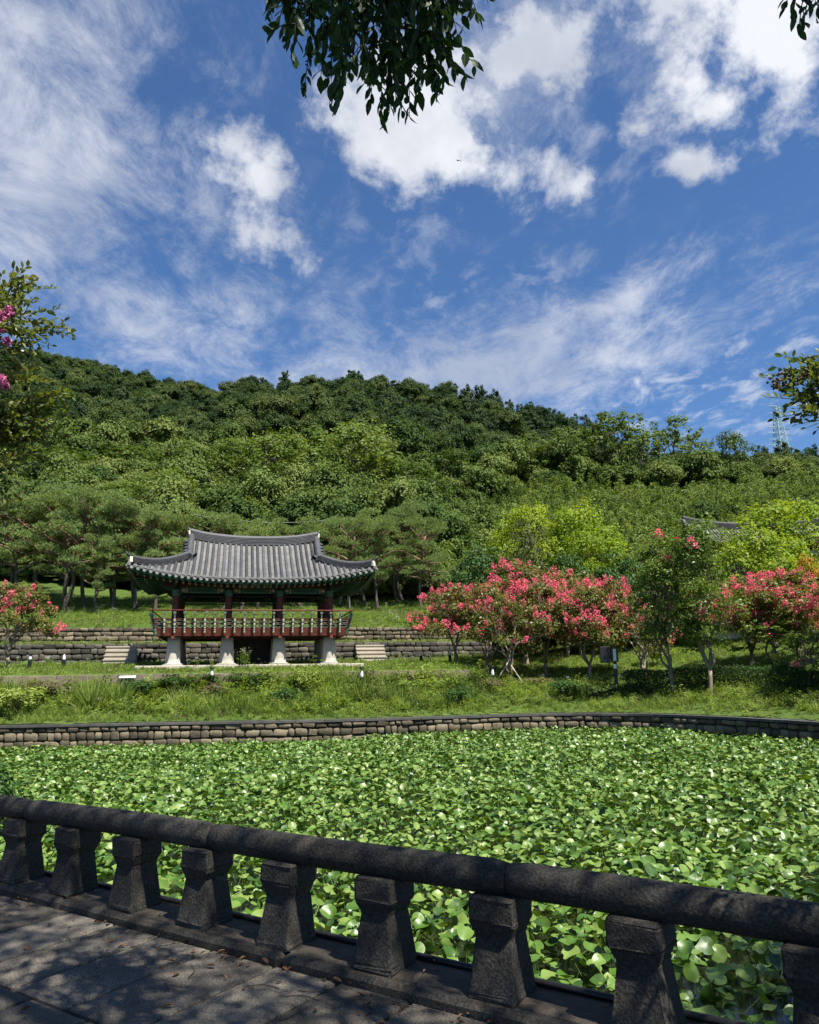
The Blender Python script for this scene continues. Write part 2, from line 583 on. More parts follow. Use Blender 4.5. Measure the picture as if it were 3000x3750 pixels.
MT['frost'] = paint('lamp_shade', (0.75, 0.76, 0.76), 0.35, 0.06, 4)
MT['bark'] = stone('bark', [(0.03, 0.024, 0.018), (0.09, 0.075, 0.058), (0.17, 0.15, 0.12)], scale=7, bump=0.9, obj_w=0.3, fine=30)
MT['pine_bark'] = stone('pine_bark', [(0.018, 0.015, 0.012), (0.065, 0.055, 0.045), (0.15, 0.13, 0.11)], scale=3, bump=0.9, obj_w=0.45, fine=25, zmix=(2.2, 4.5, [(0.06, 0.035, 0.024), (0.22, 0.125, 0.08), (0.42, 0.26, 0.18)]))
MT['smooth_bark'] = stone('smooth_bark', [(0.07, 0.055, 0.04), (0.19, 0.155, 0.115), (0.33, 0.29, 0.23)], scale=4, bump=0.3, obj_w=0.4, fine=20)
MT['twig'] = stone('twig', [(0.03, 0.024, 0.016), (0.07, 0.055, 0.04)], scale=9, bump=0.3)

MT['pine'] = foliage('pine_needles', [(0.075, 0.118, 0.036), (0.140, 0.200, 0.068), (0.220, 0.280, 0.115)], transl=0.3, rough=0.6, obj_w=0.3)
MT['oak'] = foliage('oak_leaves', [(0.030, 0.058, 0.012), (0.058, 0.098, 0.020), (0.098, 0.142, 0.034)], transl=0.25, obj_w=0.45)
MT['oak_lt'] = foliage('oak_leaves_light', [(0.055, 0.090, 0.018), (0.095, 0.142, 0.028), (0.140, 0.185, 0.044)], transl=0.28, obj_w=0.35)
MT['yellow_green'] = foliage('yellow_green_leaves', [(0.09, 0.15, 0.012), (0.16, 0.23, 0.018), (0.25, 0.30, 0.03)], transl=0.35, obj_w=0.3)
MT['olive'] = foliage('olive_leaves', [(0.04, 0.055, 0.018), (0.07, 0.085, 0.03), (0.10, 0.11, 0.045)], transl=0.2)
MT['glossy'] = foliage('glossy_dark_leaves', [(0.014, 0.042, 0.008), (0.03, 0.075, 0.012), (0.06, 0.12, 0.02)], transl=0.2, rough=0.55, spec=0.3, obj_w=0.3)
MT['bamboo'] = foliage('bamboo_leaves', [(0.040, 0.078, 0.016), (0.100, 0.150, 0.032), (0.180, 0.225, 0.068)], transl=0.3, obj_w=0.5)
MT['acacia'] = foliage('acacia_leaves', [(0.045, 0.080, 0.018), (0.078, 0.120, 0.028), (0.115, 0.160, 0.044)], transl=0.3, obj_w=0.4)
MT['hill'] = foliage('hill_leaves', [(0.016, 0.034, 0.014), (0.034, 0.060, 0.021), (0.054, 0.084, 0.028), (0.092, 0.118, 0.042)], transl=0.2, obj_w=0.82, rough=0.8, spec=0.08)
MT['hill_near'] = foliage('slope_leaves', [(0.030, 0.060, 0.018), (0.068, 0.108, 0.028), (0.108, 0.148, 0.042), (0.160, 0.19, 0.062)], transl=0.2, obj_w=0.8, rough=0.8, spec=0.08)
MT['hill_pine'] = foliage('hill_pine_needles', [(0.020, 0.042, 0.021), (0.040, 0.068, 0.030), (0.064, 0.096, 0.042)], transl=0.15, obj_w=0.6, rough=0.8, spec=0.08)
MT['crape_leaf'] = foliage('crape_leaves', [(0.030, 0.058, 0.012), (0.068, 0.098, 0.020), (0.125, 0.125, 0.030), (0.19, 0.115, 0.040)], transl=0.3, rough=0.4, obj_w=0.15)
MT['crape_green'] = foliage('crape_green_leaves', [(0.045, 0.085, 0.014), (0.092, 0.145, 0.024), (0.145, 0.195, 0.042)], transl=0.3, rough=0.4, obj_w=0.2)
MT['crape_near'] = foliage('crape_near_leaves', [(0.035, 0.075, 0.016), (0.07, 0.115, 0.022), (0.12, 0.145, 0.035), (0.19, 0.13, 0.05)], transl=0.3, rough=0.4, spec=0.4, obj_w=0.6)
MT['blossom'] = foliage('pink_blossom', [(0.58, 0.07, 0.13), (0.74, 0.13, 0.20), (0.82, 0.26, 0.29)], tcol=(1.1, 1.0, 1.0), transl=0.3, rough=0.7, spec=0.1, obj_w=0.15)
MT['blossom_lilac'] = foliage('lilac_blossom', [(0.45, 0.12, 0.28), (0.62, 0.22, 0.40), (0.72, 0.32, 0.48)], tcol=(1.1, 1.0, 1.0), transl=0.3, rough=0.7, spec=0.1)
MT['bud'] = foliage('seed_buds', [(0.06, 0.038, 0.02), (0.10, 0.065, 0.03), (0.14, 0.10, 0.045)], transl=0.1)
MT['zelkova'] = foliage('zelkova_leaves', [(0.018, 0.042, 0.010), (0.030, 0.065, 0.014), (0.05, 0.095, 0.02)], tcol=(1.6, 1.8, 0.6), transl=0.3, rough=0.42, obj_w=0.6)
MT['pond_leaf'] = foliage('pond_leaves', [(0.018, 0.050, 0.006), (0.055, 0.122, 0.012), (0.115, 0.192, 0.034), (0.18, 0.245, 0.06)], tcol=(1.3, 1.3, 0.2), transl=0.16, rough=0.42, spec=0.55, obj_w=0.9, coat=0.0)
MT['stalk'] = paint('stalk', (0.05, 0.09, 0.02), 0.5, 0.2)
MT['grass'] = foliage('grass_blades', [(0.08, 0.135, 0.022), (0.155, 0.22, 0.042), (0.27, 0.315, 0.09)], transl=0.3, obj_w=0.5)
MT['lawn'] = foliage('lawn_blades', [(0.085, 0.145, 0.022), (0.155, 0.230, 0.040), (0.25, 0.305, 0.075)], transl=0.3, obj_w=0.5)
MT['weed'] = foliage('weed_leaves', [(0.060, 0.112, 0.018), (0.140, 0.205, 0.036), (0.25, 0.30, 0.075)], transl=0.3, obj_w=0.55)
MT['shrub'] = foliage('shrub_leaves', [(0.02, 0.05, 0.01), (0.05, 0.085, 0.018), (0.09, 0.12, 0.03)], transl=0.25, obj_w=0.35)
MT['brown_weed'] = foliage('brown_weed_leaves', [(0.07, 0.065, 0.03), (0.12, 0.11, 0.05), (0.17, 0.14, 0.07)], transl=0.2)
MT['hedge'] = foliage('hedge_leaves', [(0.015, 0.04, 0.01), (0.03, 0.065, 0.015), (0.05, 0.09, 0.02)], transl=0.2, obj_w=0.1)
MT['maroon'] = foliage('maroon_leaves', [(0.035, 0.008, 0.012), (0.065, 0.014, 0.02), (0.10, 0.025, 0.03)], tcol=(1.6, 0.8, 0.8), transl=0.25, obj_w=0.2)
MT['orange'] = foliage('orange_leaves', [(0.22, 0.13, 0.015), (0.36, 0.20, 0.02), (0.45, 0.27, 0.03)], transl=0.3, obj_w=0.2)
MT['petal'] = foliage('white_petals', [(0.55, 0.55, 0.50), (0.70, 0.70, 0.66)], tcol=(1, 1, 1), transl=0.2, rough=0.7)
MT['litter'] = foliage('dry_leaves', [(0.05, 0.026, 0.014), (0.13, 0.065, 0.03), (0.26, 0.14, 0.07)], transl=0.1, rough=0.7, obj_w=0.9)
# ------------------------------------------------------------------ the lie of the land
PSI = math.radians(13.0)
PU, PV = np.array([math.cos(PSI), math.sin(PSI)]), np.array([-math.sin(PSI), math.cos(PSI)])
P0 = np.array([-7.854, 38.05]) + PV * 2.2          # middle of the pavilion
PZ = 2.18
WALL = np.array([(-34, 28.6), (-26, 29.3), (-18.8, 29.9), (-15.9, 30.15), (-9.7, 30.4), (-3.3, 30.7), (2.1, 31.9), (4.5, 32.5), (6.6, 32.6), (9.15, 31.3), (11.0, 28.9), (12.1, 26.6), (12.9, 24.2), (13.5, 21.0), (13.8, 16)])
LV_SEA, LV_LOW, LV_UP = -4.9, 6.0, 7.9


def catmull(pts, n=12):
    pts = [np.array(p, float) for p in pts]
    out = []
    for i in range(len(pts) - 1):
        p0, p1, p2, p3 = pts[max(i - 1, 0)], pts[i], pts[i + 1], pts[min(i + 2, len(pts) - 1)]
        for k in range(n):
            t = k / n
            out.append(0.5 * (2 * p1 + (p2 - p0) * t + (2 * p0 - 5 * p1 + 4 * p2 - p3) * t * t + (3 * p1 - p0 - 3 * p2 + p3) * t ** 3))
    out.append(pts[-1])
    return np.array(out)


WC = catmull(WALL, 6)


def sst(x, a, b):
    t = np.clip((x - a) / (b - a), 0, 1)
    return t * t * (3 - 2 * t)


def local(x, y):
    dx, dy = x - P0[0], y - P0[1]
    return dx * PU[0] + dy * PU[1], dx * PV[0] + dy * PV[1]


def world(lu, lv):
    return P0[0] + lu * PU[0] + lv * PV[0], P0[1] + lu * PU[1] + lv * PV[1]


def wall_dist(x, y):
    """signed distance past the far pond wall (positive on land)"""
    x, y = np.atleast_1d(x).astype(float), np.atleast_1d(y).astype(float)
    best = np.full(x.shape, 1e9)
    sgn = np.ones(x.shape)
    for i in range(0, len(WC) - 1):
        a, b = WC[i], WC[i + 1]
        ab = b - a
        t = np.clip(((x - a[0]) * ab[0] + (y - a[1]) * ab[1]) / (ab @ ab), 0, 1)
        qx, qy = x - a[0] - t * ab[0], y - a[1] - t * ab[1]
        d = np.hypot(qx, qy)
        s = np.sign(ab[0] * qy - ab[1] * qx)
        m = d < best
        best = np.where(m, d, best)
        sgn = np.where(m, s, sgn)
    return best * sgn


RIDGE_PX = np.array([(-700, 1250, 330), (80, 1290, 330), (300, 1322, 330), (550, 1390, 320), (760, 1440, 300), (850, 1415, 265), (1080, 1396, 250), (1400, 1402, 250), (1600, 1432, 245), (1800, 1468, 240), (2050, 1528, 230), (2200, 1580, 215), (2350, 1660, 200), (2600, 1700, 200), (3000, 1695, 200), (3700, 1700, 200)], float)
_rt, _rz, _ry = [], [], []
for _px, _py, _yy in RIDGE_PX:
    _p = at_y(_px, _py, _yy)
    _rt.append(_p[0] / _p[1]); _ry.append(_p[1]); _rz.append(_p[2] - 6.0)
Y_HILL = 66.0


def near_z(x, y):
    x, y = np.atleast_1d(x).astype(float), np.atleast_1d(y).astype(float)
    d = wall_dist(x, y)
    lu, lv = local(x, y)
    zr = np.interp(d, [-0.5, 0, 2.5, 5, 9, 14, 20, 30, 40, 60], [-0.1, -0.1, 0.42, 0.95, 1.75, 2.5, 3.6, 6.0, 8.6, 14])
    # pavilion side: bank, terrace lawn, two retaining walls, sloping lawn
    dsea = d - (lv - LV_SEA)                            # depth of the bank there
    t = np.clip(d / np.maximum(dsea, 2.0), 0, 1)
    bank = -0.1 + 1.42 * (t * 0.6 + 0.4 * t * t)
    terr = np.interp(lv, [LV_SEA, -3.2, -2.6, 3.0, LV_LOW], [1.78, 2.05, PZ - 0.03, PZ, 2.55])
    led = np.interp(lv, [LV_LOW, LV_UP], [3.62, 3.72])
    up = 4.66 + np.interp(lv, [LV_UP, LV_UP + 9, LV_UP + 30], [0, 2.6, 8.2]) + 0.12 * np.sin(x * 0.35) * sst(lv, 9, 14)
    zl = np.where(lv < LV_SEA + 0.12, bank, terr)
    zl = zl + (led - zl) * sst(lv, LV_LOW + 0.22, LV_LOW + 0.36)
    zl = zl + (up - zl) * sst(lv, LV_UP + 0.22, LV_UP + 0.36)
    w_lo = 1 - sst(lu, 10.25, 12.5)
    w_hi = 1 - sst(lu, 15.0, 21.0)
    w = np.where(lv < 4.0, w_lo, w_lo + (w_hi - w_lo) * sst(lv, 4.0, 6.0))
    return zr + (zl - zr) * w


def hill_z(x, y):
    x, y = np.atleast_1d(x).astype(float), np.atleast_1d(y).astype(float)
    a = x / np.maximum(y, 1)
    zr, yr = np.interp(a, _rt, _rz), np.interp(a, _rt, _ry)
    z0 = near_z(a * Y_HILL, np.full_like(a, Y_HILL))
    t = (y - Y_HILL) / (yr - Y_HILL)
    s = np.where(t < 1, np.clip(t, 0, 1) ** 1.04, 1 - 0.35 * (t - 1))
    bump = 3.0 * np.sin(x * 0.045 + y * 0.02) * np.sin(y * 0.05 - x * 0.013) * sst(t, 0.05, 0.25) * (1 - sst(t, 0.75, 1.0))
    return z0 + (zr - z0) * s + bump


def gz(x, y):
    x, y = np.atleast_1d(x).astype(float), np.atleast_1d(y).astype(float)
    return np.where(y < Y_HILL, near_z(x, y), hill_z(x, y))


def gz1(x, y):
    return float(gz(x, y)[0])


# wide ground reaching the horizon, under everything
b = MB()
b.face([(-3500, -3500, -1.8), (3500, -3500, -1.8), (3500, 3500, -1.8), (-3500, 3500, -1.8)])
tag(b.build('ground', MT['far_soil']), kind='structure', label='wide flat ground under the whole place', cat='ground')

# banks, terraces and sloping lawn
gx, gy = np.arange(-46, 44.01, 0.4), np.arange(14, Y_HILL + 0.41, 0.4)
X, Y = np.meshgrid(gx, gy)
D = wall_dist(X.ravel(), Y.ravel()).reshape(X.shape)
Z = near_z(X.ravel(), Y.ravel()).reshape(X.shape)
Z += 0.03 * np.sin(X * 1.7 + np.sin(Y * 1.3)) * np.sin(Y * 1.9 + np.cos(X * .9))
b = MB()
b.v = [tuple(p) for p in np.stack([X, Y, Z], -1).reshape(-1, 3)]
nxg = len(gx)
ok = D > 0.12
for j in range(len(gy) - 1):
    for i in range(nxg - 1):
        if ok[j, i] and ok[j, i + 1] and ok[j + 1, i] and ok[j + 1, i + 1]:
            q = j * nxg + i
            b.f.append((q, q + 1, q + 1 + nxg, q + nxg)); b.m.append(0)
tag(b.build('lawn', MT['grass_soil'], smooth=True), kind='structure', label='green bank, terraces and sloping lawn beyond the pond', cat='lawn')

# wooded hillside up to the ridge
ta = np.linspace(-1.0, 1.0, 90)
tr = np.concatenate([np.linspace(Y_HILL - 0.2, 120, 22), np.linspace(125, 460, 50)])
rows = []
for yy in tr:
    xx = ta * yy
    zz = hill_z(xx, np.full_like(xx, yy))
    rows.append(np.stack([xx, np.full_like(xx, yy), zz - (0.05 if yy < Y_HILL else 0)], -1))
b = MB(); b.grid(rows)
tag(b.build('hillside', MT['hill_soil'], smooth=True), kind='structure', label='steep wooded hillside behind the garden', cat='hill')

# ------------------------------------------------------------------ pond
m, N, L, B, O = mat('pond_water')
B.inputs['Base Color'].default_value = (0.012, 0.018, 0.008, 1)
B.inputs['Roughness'].default_value = 0.12
nz = N.new('ShaderNodeTexNoise'); nz.inputs['Scale'].default_value = 3
bp = N.new('ShaderNodeBump'); bp.inputs['Strength'].default_value = 0.1
L.new(nz.outputs[0], bp.inputs['Height']); L.new(bp.outputs[0], B.inputs['Normal'])
b = MB()
b.face([(-45, -12, -1.15), (30, -12, -1.15), (30, 45, -1.15), (-45, 45, -1.15)])
tag(b.build('pond_water', m), kind='structure', label='dark pond water under the leaves', cat='water')

# ------------------------------------------------------------------ laid stone walls
STONES = []
for k in range(10):
    b = MB(); b.box(-.5, .5, -.5, .5, -.5, .5)
    me = b.mesh('stone', MT['field_stone'], bevel=0.13, bseg=2 if k < 4 else 1)
    r = random.Random(k)
    skew = r.uniform(-.12, .12)
    for v in me.vertices:
        c = v.co
        c.x += skew * c.z + r.uniform(-.04, .04)
        c.z += r.uniform(-.05, .05) + 0.08 * r.uniform(-1, 1) * c.x
        c.y += r.uniform(-.05, .05)
    me.polygons.foreach_set('use_smooth', [True] * len(me.polygons))
    STONES.append(me)


SHADED = []  # same stone shapes in the colour darkened for the lower wall's shade
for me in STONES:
    m2 = me.copy(); m2.materials[0] = MT['shaded_stone']; SHADED.append(m2)


def path_points(path, step=0.02):
    path = np.asarray(path, float)
    seg = np.linalg.norm(np.diff(path, axis=0), axis=1)
    s = np.concatenate([[0], np.cumsum(seg)])
    return path, s


def along(path, s, q):
    x, y = np.interp(q, s, path[:, 0]), np.interp(q, s, path[:, 1])
    x2, y2 = np.interp(q + .05, s, path[:, 0]), np.interp(q + .05, s, path[:, 1])
    x1, y1 = np.interp(q - .05, s, path[:, 0]), np.interp(q - .05, s, path[:, 1])
    return x, y, math.atan2(y2 - y1, x2 - x1)


def stone_wall(name, label, path, z0, courses, wmin, wmax, back=0.5, seed=1, stone_d=0.3, view=True, kinds=None):
    """path runs left to right as seen from the pond; its visible face looks to the right-hand side of the path"""
    r = random.Random(seed)
    path, s = path_points(path)
    root = empty(name, (*path[len(path) // 2], z0))
    inv = root.location.copy()
    H = sum(courses)
    b = MB()
    rows = [[], [], [], []]
    for i, p in enumerate(path):
        t = path[min(i + 1, len(path) - 1)] - path[max(i - 1, 0)]
        t = t / np.linalg.norm(t)
        nrm = np.array([-t[1], t[0]])
        f, k = p + nrm * 0.07, p + nrm * back
        for row, (q, z) in zip(rows, ((f, z0 - .2), (f, z0 + H - .015), (k, z0 + H - .015), (k, z0 - .2))):
            row.append((q[0] - inv.x, q[1] - inv.y, z - inv.z))
    b.grid(rows)
    b.build('wall_core', MT['mortar_dark'], root)
    z = z0
    for h in courses:
        q = -r.uniform(0, 0.3)
        while q < s[-1]:
            w = r.uniform(wmin, wmax)
            x, y, a = along(path, s, q + w / 2)
            pr = project(np.array([x, y, z]))
            if not view or -150 < pr[0] < 3150:
                hh = h * r.uniform(0.82, 1.12)
                nx, ny = -math.sin(a), math.cos(a)
                off = stone_d * .5 - r.uniform(0.0, 0.06)
                ob('stone', (kinds or STONES)[r.randrange(10)], root, (x + nx * off - inv.x, y + ny * off - inv.y, z + h / 2 - inv.z),
                   (r.uniform(-.05, .05), r.uniform(-.07, .07), a + r.uniform(-.05, .05) + (math.pi if r.random() < .5 else 0)), (w - .035, stone_d, hh - 0.028))
            q += w
        z += h
    tag(root, label, 'wall')
    return root


def sub(path, s0, s1, n=40):
    path, s = path_points(path)
    return np.array([along(path, s, q)[:2] for q in np.linspace(s0, s1, n)])


pw = WC[(WC[:, 0] > -27)]
pond_wall = stone_wall('pond_wall', 'long curved wall of rough stones rising from the leafy pond', pw, -1.28, [0.3, 0.29, 0.31, 0.21], 0.24, 0.60, seed=3)
# its coping: thin dark slabs end to end
pp, ps = path_points(pw)
q = 0.0
r = random.Random(5)
while q < ps[-1] - 1.2:
    w = r.uniform(1.1, 1.5)
    seg = [along(pp, ps, q + .008 + (w - .016) * k / 4) for k in range(5)]
    b = MB()
    rows = [[], [], [], [], []]
    for x, y, a in seg:
        nx, ny = -math.sin(a), math.cos(a)
        for row, (o_, z_) in zip(rows, ((-.06, -.165), (-.06, -.075), (.30, -.068), (.30, -.165), (-.06, -.165))):
            row.append((x + nx * o_ - pond_wall.location.x, y + ny * o_ - pond_wall.location.y, z_ - pond_wall.location.z))
    b.grid(rows)
    b.face([rows[k][0] for k in range(4)]); b.face([rows[k][-1] for k in range(4)])
    b.build('coping_slab', MT['coping'], pond_wall)
    q += w

# soil strip that carries the lawn up to the coping
rows = [[], [], [], []]
for i, p in enumerate(pw):
    t = pw[min(i + 1, len(pw) - 1)] - pw[max(i - 1, 0)]
    t = t / np.linalg.norm(t)
    for row, o_ in zip(rows, (.26, .5, .8, 1.25)):
        x, y = p[0] - t[1] * o_, p[1] + t[0] * o_
        row.append((x, y, gz1(x, y) + (.0 if o_ < 1 else -.06)))
b = MB(); b.grid(rows)
tag(b.build('bank_edge', MT['grass_soil'], smooth=True), kind='structure', label='soil edge of the bank behind the pond wall coping', cat='bank')

lu_line = lambda lv, a, c, n=60: np.array([world(u, lv) for u in np.linspace(a, c, n)])
stone_wall('retaining_wall', 'shaded lower retaining wall of rough stones just behind the pavilion', lu_line(LV_LOW, -22, 17.5), 2.42, [0.31, 0.32, 0.30, 0.30], 0.32, 0.80, seed=11, kinds=SHADED)
stone_wall('retaining_wall', 'sunlit upper retaining wall of squared stones below the sloping lawn', lu_line(LV_UP, -23, 18), 3.62, [0.27, 0.27, 0.26, 0.26], 0.30, 0.66, seed=12)

# dressed low wall along the edge of the pavilion terrace
tw = empty('terrace_wall', (*world(0, LV_SEA), 1.4), PSI)
b = MB(); b.box(-18.2, 10.28, 0.06, 0.4, -0.6, 0.36); b.build('wall_core', MT['mortar_dark'], tw)
u = -18.3
r = random.Random(9)
while u < 10.3:
    w = min(r.uniform(1.3, 2.3), 10.34 - u)
    if w > .25:
        b = MB(); b.box(u + .008, u + w - .008, r.uniform(-.01, .01), .42, -0.02, 0.40); b.build('wall_slab', MT['terrace_stone'], tw, bevel=.012)
        b = MB(); b.box(u + .3, min(u + w + .29, 10.33), .035, .4, -.62, -0.035); b.build('wall_slab', MT['terrace_stone'], tw, bevel=.012)
    u += max(w, .3)
tag(tw, 'low dressed stone wall edging the pavilion lawn above the weeds', 'wall')


def on_lv(px, py, lv):
    d = ray(px, py)
    k = (lv - ((_C[:2] - P0) @ PV)) / (d[:2] @ PV)
    p = _C + d * k
    return local(p[0], p[1])[0], p


def steps(name, label, lu, lv, z0, width, n, rise, run, mtl, cheek=False):
    root = empty(name, (*world(lu, lv), z0), PSI)
    for i in range(n):
        b = MB()
        b.box(-width / 2 + .01, width / 2 - .01, i * run + .05, n * run + .02, i * rise + (0.004 if i else -.3), (i + 1) * rise - .07)
        b.box(-width / 2, width / 2, i * run, n * run + .03, (i + 1) * rise - .066, (i + 1) * rise)
        b.build('step', mtl, root)
    if cheek:
        for sx in (-1, 1):
            b = MB(); b.box(min(sx * (width / 2 + .004), sx * (width / 2 + .2)), max(sx * (width / 2 + .004), sx * (width / 2 + .2)), -.05, n * run, -.3, n * rise - .06); b.build('cheek_stone', mtl, root, bevel=.015)
    tag(root, label, 'steps')


l1, _ = on_lv(437, 2425, LV_LOW - .9)
steps('stone_steps', 'pale stone steps in front of the lower wall, left of the pavilion', l1, LV_LOW - 0.98, 2.48, 1.75, 4, 0.25, 0.25, MT['step_stone'])
l2, _ = on_lv(1363, 2410, LV_LOW - .9)
steps('stone_steps', 'pale stone steps in front of the lower wall, right of the pavilion', l2, LV_LOW - 0.98, 2.5, 1.8, 4, 0.24, 0.25, MT['step_stone'])
l3, _ = on_lv(1525, 2470, LV_SEA)
steps('stone_steps', 'two wide low stone steps against the terrace wall above the weeds', l3, LV_SEA - 0.64, 1.3, 1.75, 2, 0.17, 0.31, MT['terrace_stone'], True)

# ------------------------------------------------------------------ near path and stone balustrade
RO = np.array([-2.61, 5.78]); RD = np.array([.834, -.552]); RN = np.array([.552, .834])
RANG = math.atan2(RD[1], RD[0])
path_root = empty('path', (*RO, .038), RANG)       # local x along the railing, local y towards the pond
tag(path_root, kind='structure', label='shaded footpath of large granite slabs beside the stone railing', cat='path')
b = MB(); b.face([(-30, -25, -.03), (30, -25, -.03), (30, .02, -.03), (-30, .02, -.03)]); b.build('joint_bed', MT['joint'], path_root)
r = random.Random(21)
for row in range(4):
    y1 = -.045 - row * .93
    x = -4.2 + (row % 2) * .2
    off = [0.45, .53, .50, .46]
    k = 0
    xs = x
    while xs < 7.5:
        w = .46 if row else (.43 + .06 * r.random())
        b = MB(); b.box(xs + .011, xs + w - .011, y1 - .915, y1 - .015, -.08, r.uniform(-.004, .003))
        if True:
            b.build('paving_slab', MT['paver'], path_root, bevel=.008)
        xs += w
b = MB()
for row in range(4, 8):
    for i in range(24):
        xs = -5 + i * .6
        b.box(xs + .006, xs + .594, -.045 - row * .93 - .924, -.045 - row * .93 - .006, -.08, 0)
o = b.build('paving', MT['paver'], path_root); o['kind'] = 'stuff'

bal = empty('stone_balustrade', (*RO, 0), RANG)
tag(bal, 'dark weathered stone railing with round handrail on squat tapered balusters', 'railing')
# kerb pieces under the balusters
x = -9.6
r = random.Random(4)
while x < 9:
    w = r.uniform(1.5, 2.1)
    b = MB(); b.box(x + .004, x + w - .004, -.04, .335, -1.3, .085)
    b.build('kerb', MT['granite_dark'], bal, bevel=.022)
    x += w
# soil gathered on the kerb behind the balusters
rows = []
for j in range(9):
    rows.append([(xx, .03 + .034 * j, .086 + (.008 + .01 * mnoise.noise((xx * 4, j * .7, 2))) * math.sin(math.pi * j / 8)) for xx in np.arange(-9.5, 9, .09)])
b = MB(); b.grid(rows); o = b.build('gathered_soil', MT['dirt'], bal, smooth=True)
# baluster: flared foot, waist, splayed neck and block cap
def baluster_mesh():
    # (half width along rail, half depth, z)
    prof = [(.128, .132, .0), (.126, .130, .03), (.094, .100, .265), (.094, .100, .27), (.121, .120, .325), (.123, .122, .33), (.123, .122, .43), (.117, .116, .44)]
    b = MB()
    rows = []
    for hx, hy, z in prof:
        rows.append([(-hx, -hy, z), (hx, -hy, z), (hx, hy, z), (-hx, hy, z), (-hx, -hy, z)])
    b.grid(rows)
    b.face(rows[0][:4]); b.face(rows[-1][:4])
    return b.mesh('baluster', MT['granite_dark'], bevel=.012, bseg=2)


BMS = []
for k in range(5):
    me = baluster_mesh()
    skx = random.uniform(-.03, .03)
    for v in me.vertices:
        v.co += Vector((random.uniform(-.005, .005) + skx * (.22 - v.co.z), random.uniform(-.005, .005), random.uniform(-.003, .003)))
    BMS.append(me)
for k in range(-8, 12):
    ob('baluster', BMS[k % 5], bal, (k * .68 + .125, .135, .085), (0, 0, r.uniform(-.02, .02)), (.94, .94, 1))
# handrail in lengths that join over a baluster, worn and uneven
x = -3 * .68 * 3 + .125 + .06 - .68
for k in range(8):
    x1 = x + 3 * .68
    b = MB()
    n = 40
    pth, rad = [], []
    for i in range(n + 1):
        t = i / n
        xx = x + .004 + (x1 - x - .008) * t
        pth.append((xx, .135, .590 + .004 * math.sin(xx * 2.1)))
        e = min(t, 1 - t)
        rad.append(.080 - (.012 if e == 0 else 0) - (.004 if 0 < e < .03 else 0) + .003 * mnoise.noise((xx * 3, 1, 1)))
    b.tube(pth, rad, 20)
    b.build('handrail', MT['granite_dark'], bal, smooth=True)
    x = x1
# black hose lying along the pond side of the kerb
b = MB(); b.tube([(xx, .312 + .006 * math.sin(xx * 1.7), .10) for xx in np.arange(-9, 9, .25)], .018, 8)
h = b.build('hose', MT['black'], None, smooth=True, loc=(*RO, 0), rot=(0, 0, RANG))
tag(h, 'thin black hose lying behind the stone balusters along the pond edge', 'hose')
# ------------------------------------------------------------------ pavilion
pav = empty('pavilion', (*P0, PZ), PSI)
tag(pav, 'raised open pavilion with curved grey tiled roof, red posts and pale stone pillars', 'pavilion')
XE, YE = 5.95, 4.1
CX, CY = [-3.78, -1.26, 1.26, 3.78], [-2.2, 0.0, 2.2]


def ye(x): return 3.75 + .35 * (abs(x) / XE) ** 2.2
def ze(x): return 4.08 + .62 * (abs(x) / XE) ** 2.6
def zf(x, y):
    t = abs(y) / ye(x)
    zr = 6.42 + .2 * (min(abs(x), 3.3) / 3.2) ** 2
    return zr + (ze(x) - zr) * (t * (1.26 - .26 * t))
def xs_(y): return 5.60 + .35 * (abs(y) / YE) ** 2.2
def zse(y): return 4.08 + .62 * (abs(y) / YE) ** 2.6
def zs(x, y):
    s = (abs(x) - 2.9) / (xs_(y) - 2.9)
    return 5.62 + (zse(y) - 5.62) * (s * (1.18 - .18 * s))
def hip_y(x): return 1.9 + (abs(x) - 3.3) / 2.65 * 2.2
def hip_x(y): return 3.3 + (abs(y) - 1.9) / 2.2 * 2.65


# floor slab and stone pillars
b = MB(); b.box(-5.4, 5.4, -3.15, 3.15, -.35, .02); b.build('plinth', MT['step_stone'], pav, bevel=.02)
b = MB()
b.box(-.49, .49, -.49, .49, 0.02, .055)
b.lathe([(.47, .055), (.475, .09), (.44, .11), (.372, .13), (.355, .35), (.328, .75), (.305, 1.1), (.290, 1.38)], 28)
PIL = b.mesh('stone_pillar', MT['pale_granite'], smooth=True)
for p in PIL.polygons[:6]: p.use_smooth = False
for x in CX:
    for y in CY:
        ob('stone_pillar', PIL, pav, (x, y, 0), (0, 0, random.random() * .02))
# deck with its beams
DX, DY = 4.55, 2.95
b = MB(); b.box(-DX, DX, -DY, DY, 1.62, 1.72)
deck = b.build('deck', MT['dark_wood'], pav)
for y in CY:
    b = MB(); b.box(-DX + .15, DX - .15, y - .12, y + .12, 1.385, 1.615); b.build('beam', MT['red_dark'], deck)
for x in CX:
    b = MB(); b.box(x - .10, x + .10, -DY + .1, DY - .1, 1.40, 1.60); b.build('beam', MT['red_dark'], deck)
    for sy in (-1, 1):
        b = MB(); b.box(x - .07, x + .07, min(sy * (DY - .1), sy * (DY + .12)), max(sy * (DY - .1), sy * (DY + .12)), 1.27, 1.40); b.build('beam_end', MT['red'], deck)
# stair up to the deck from behind
st = MB()
for i in range(7): st.box(-1.1, 1.1, 4.7 - i * .27, 4.95 - i * .27, i * .22, (i + 1) * .22 + .02)
st.box(-1.1, 1.1, .3, 3.0, .02, 1.5)
st.build('stair', MT['dark_wood'], pav)

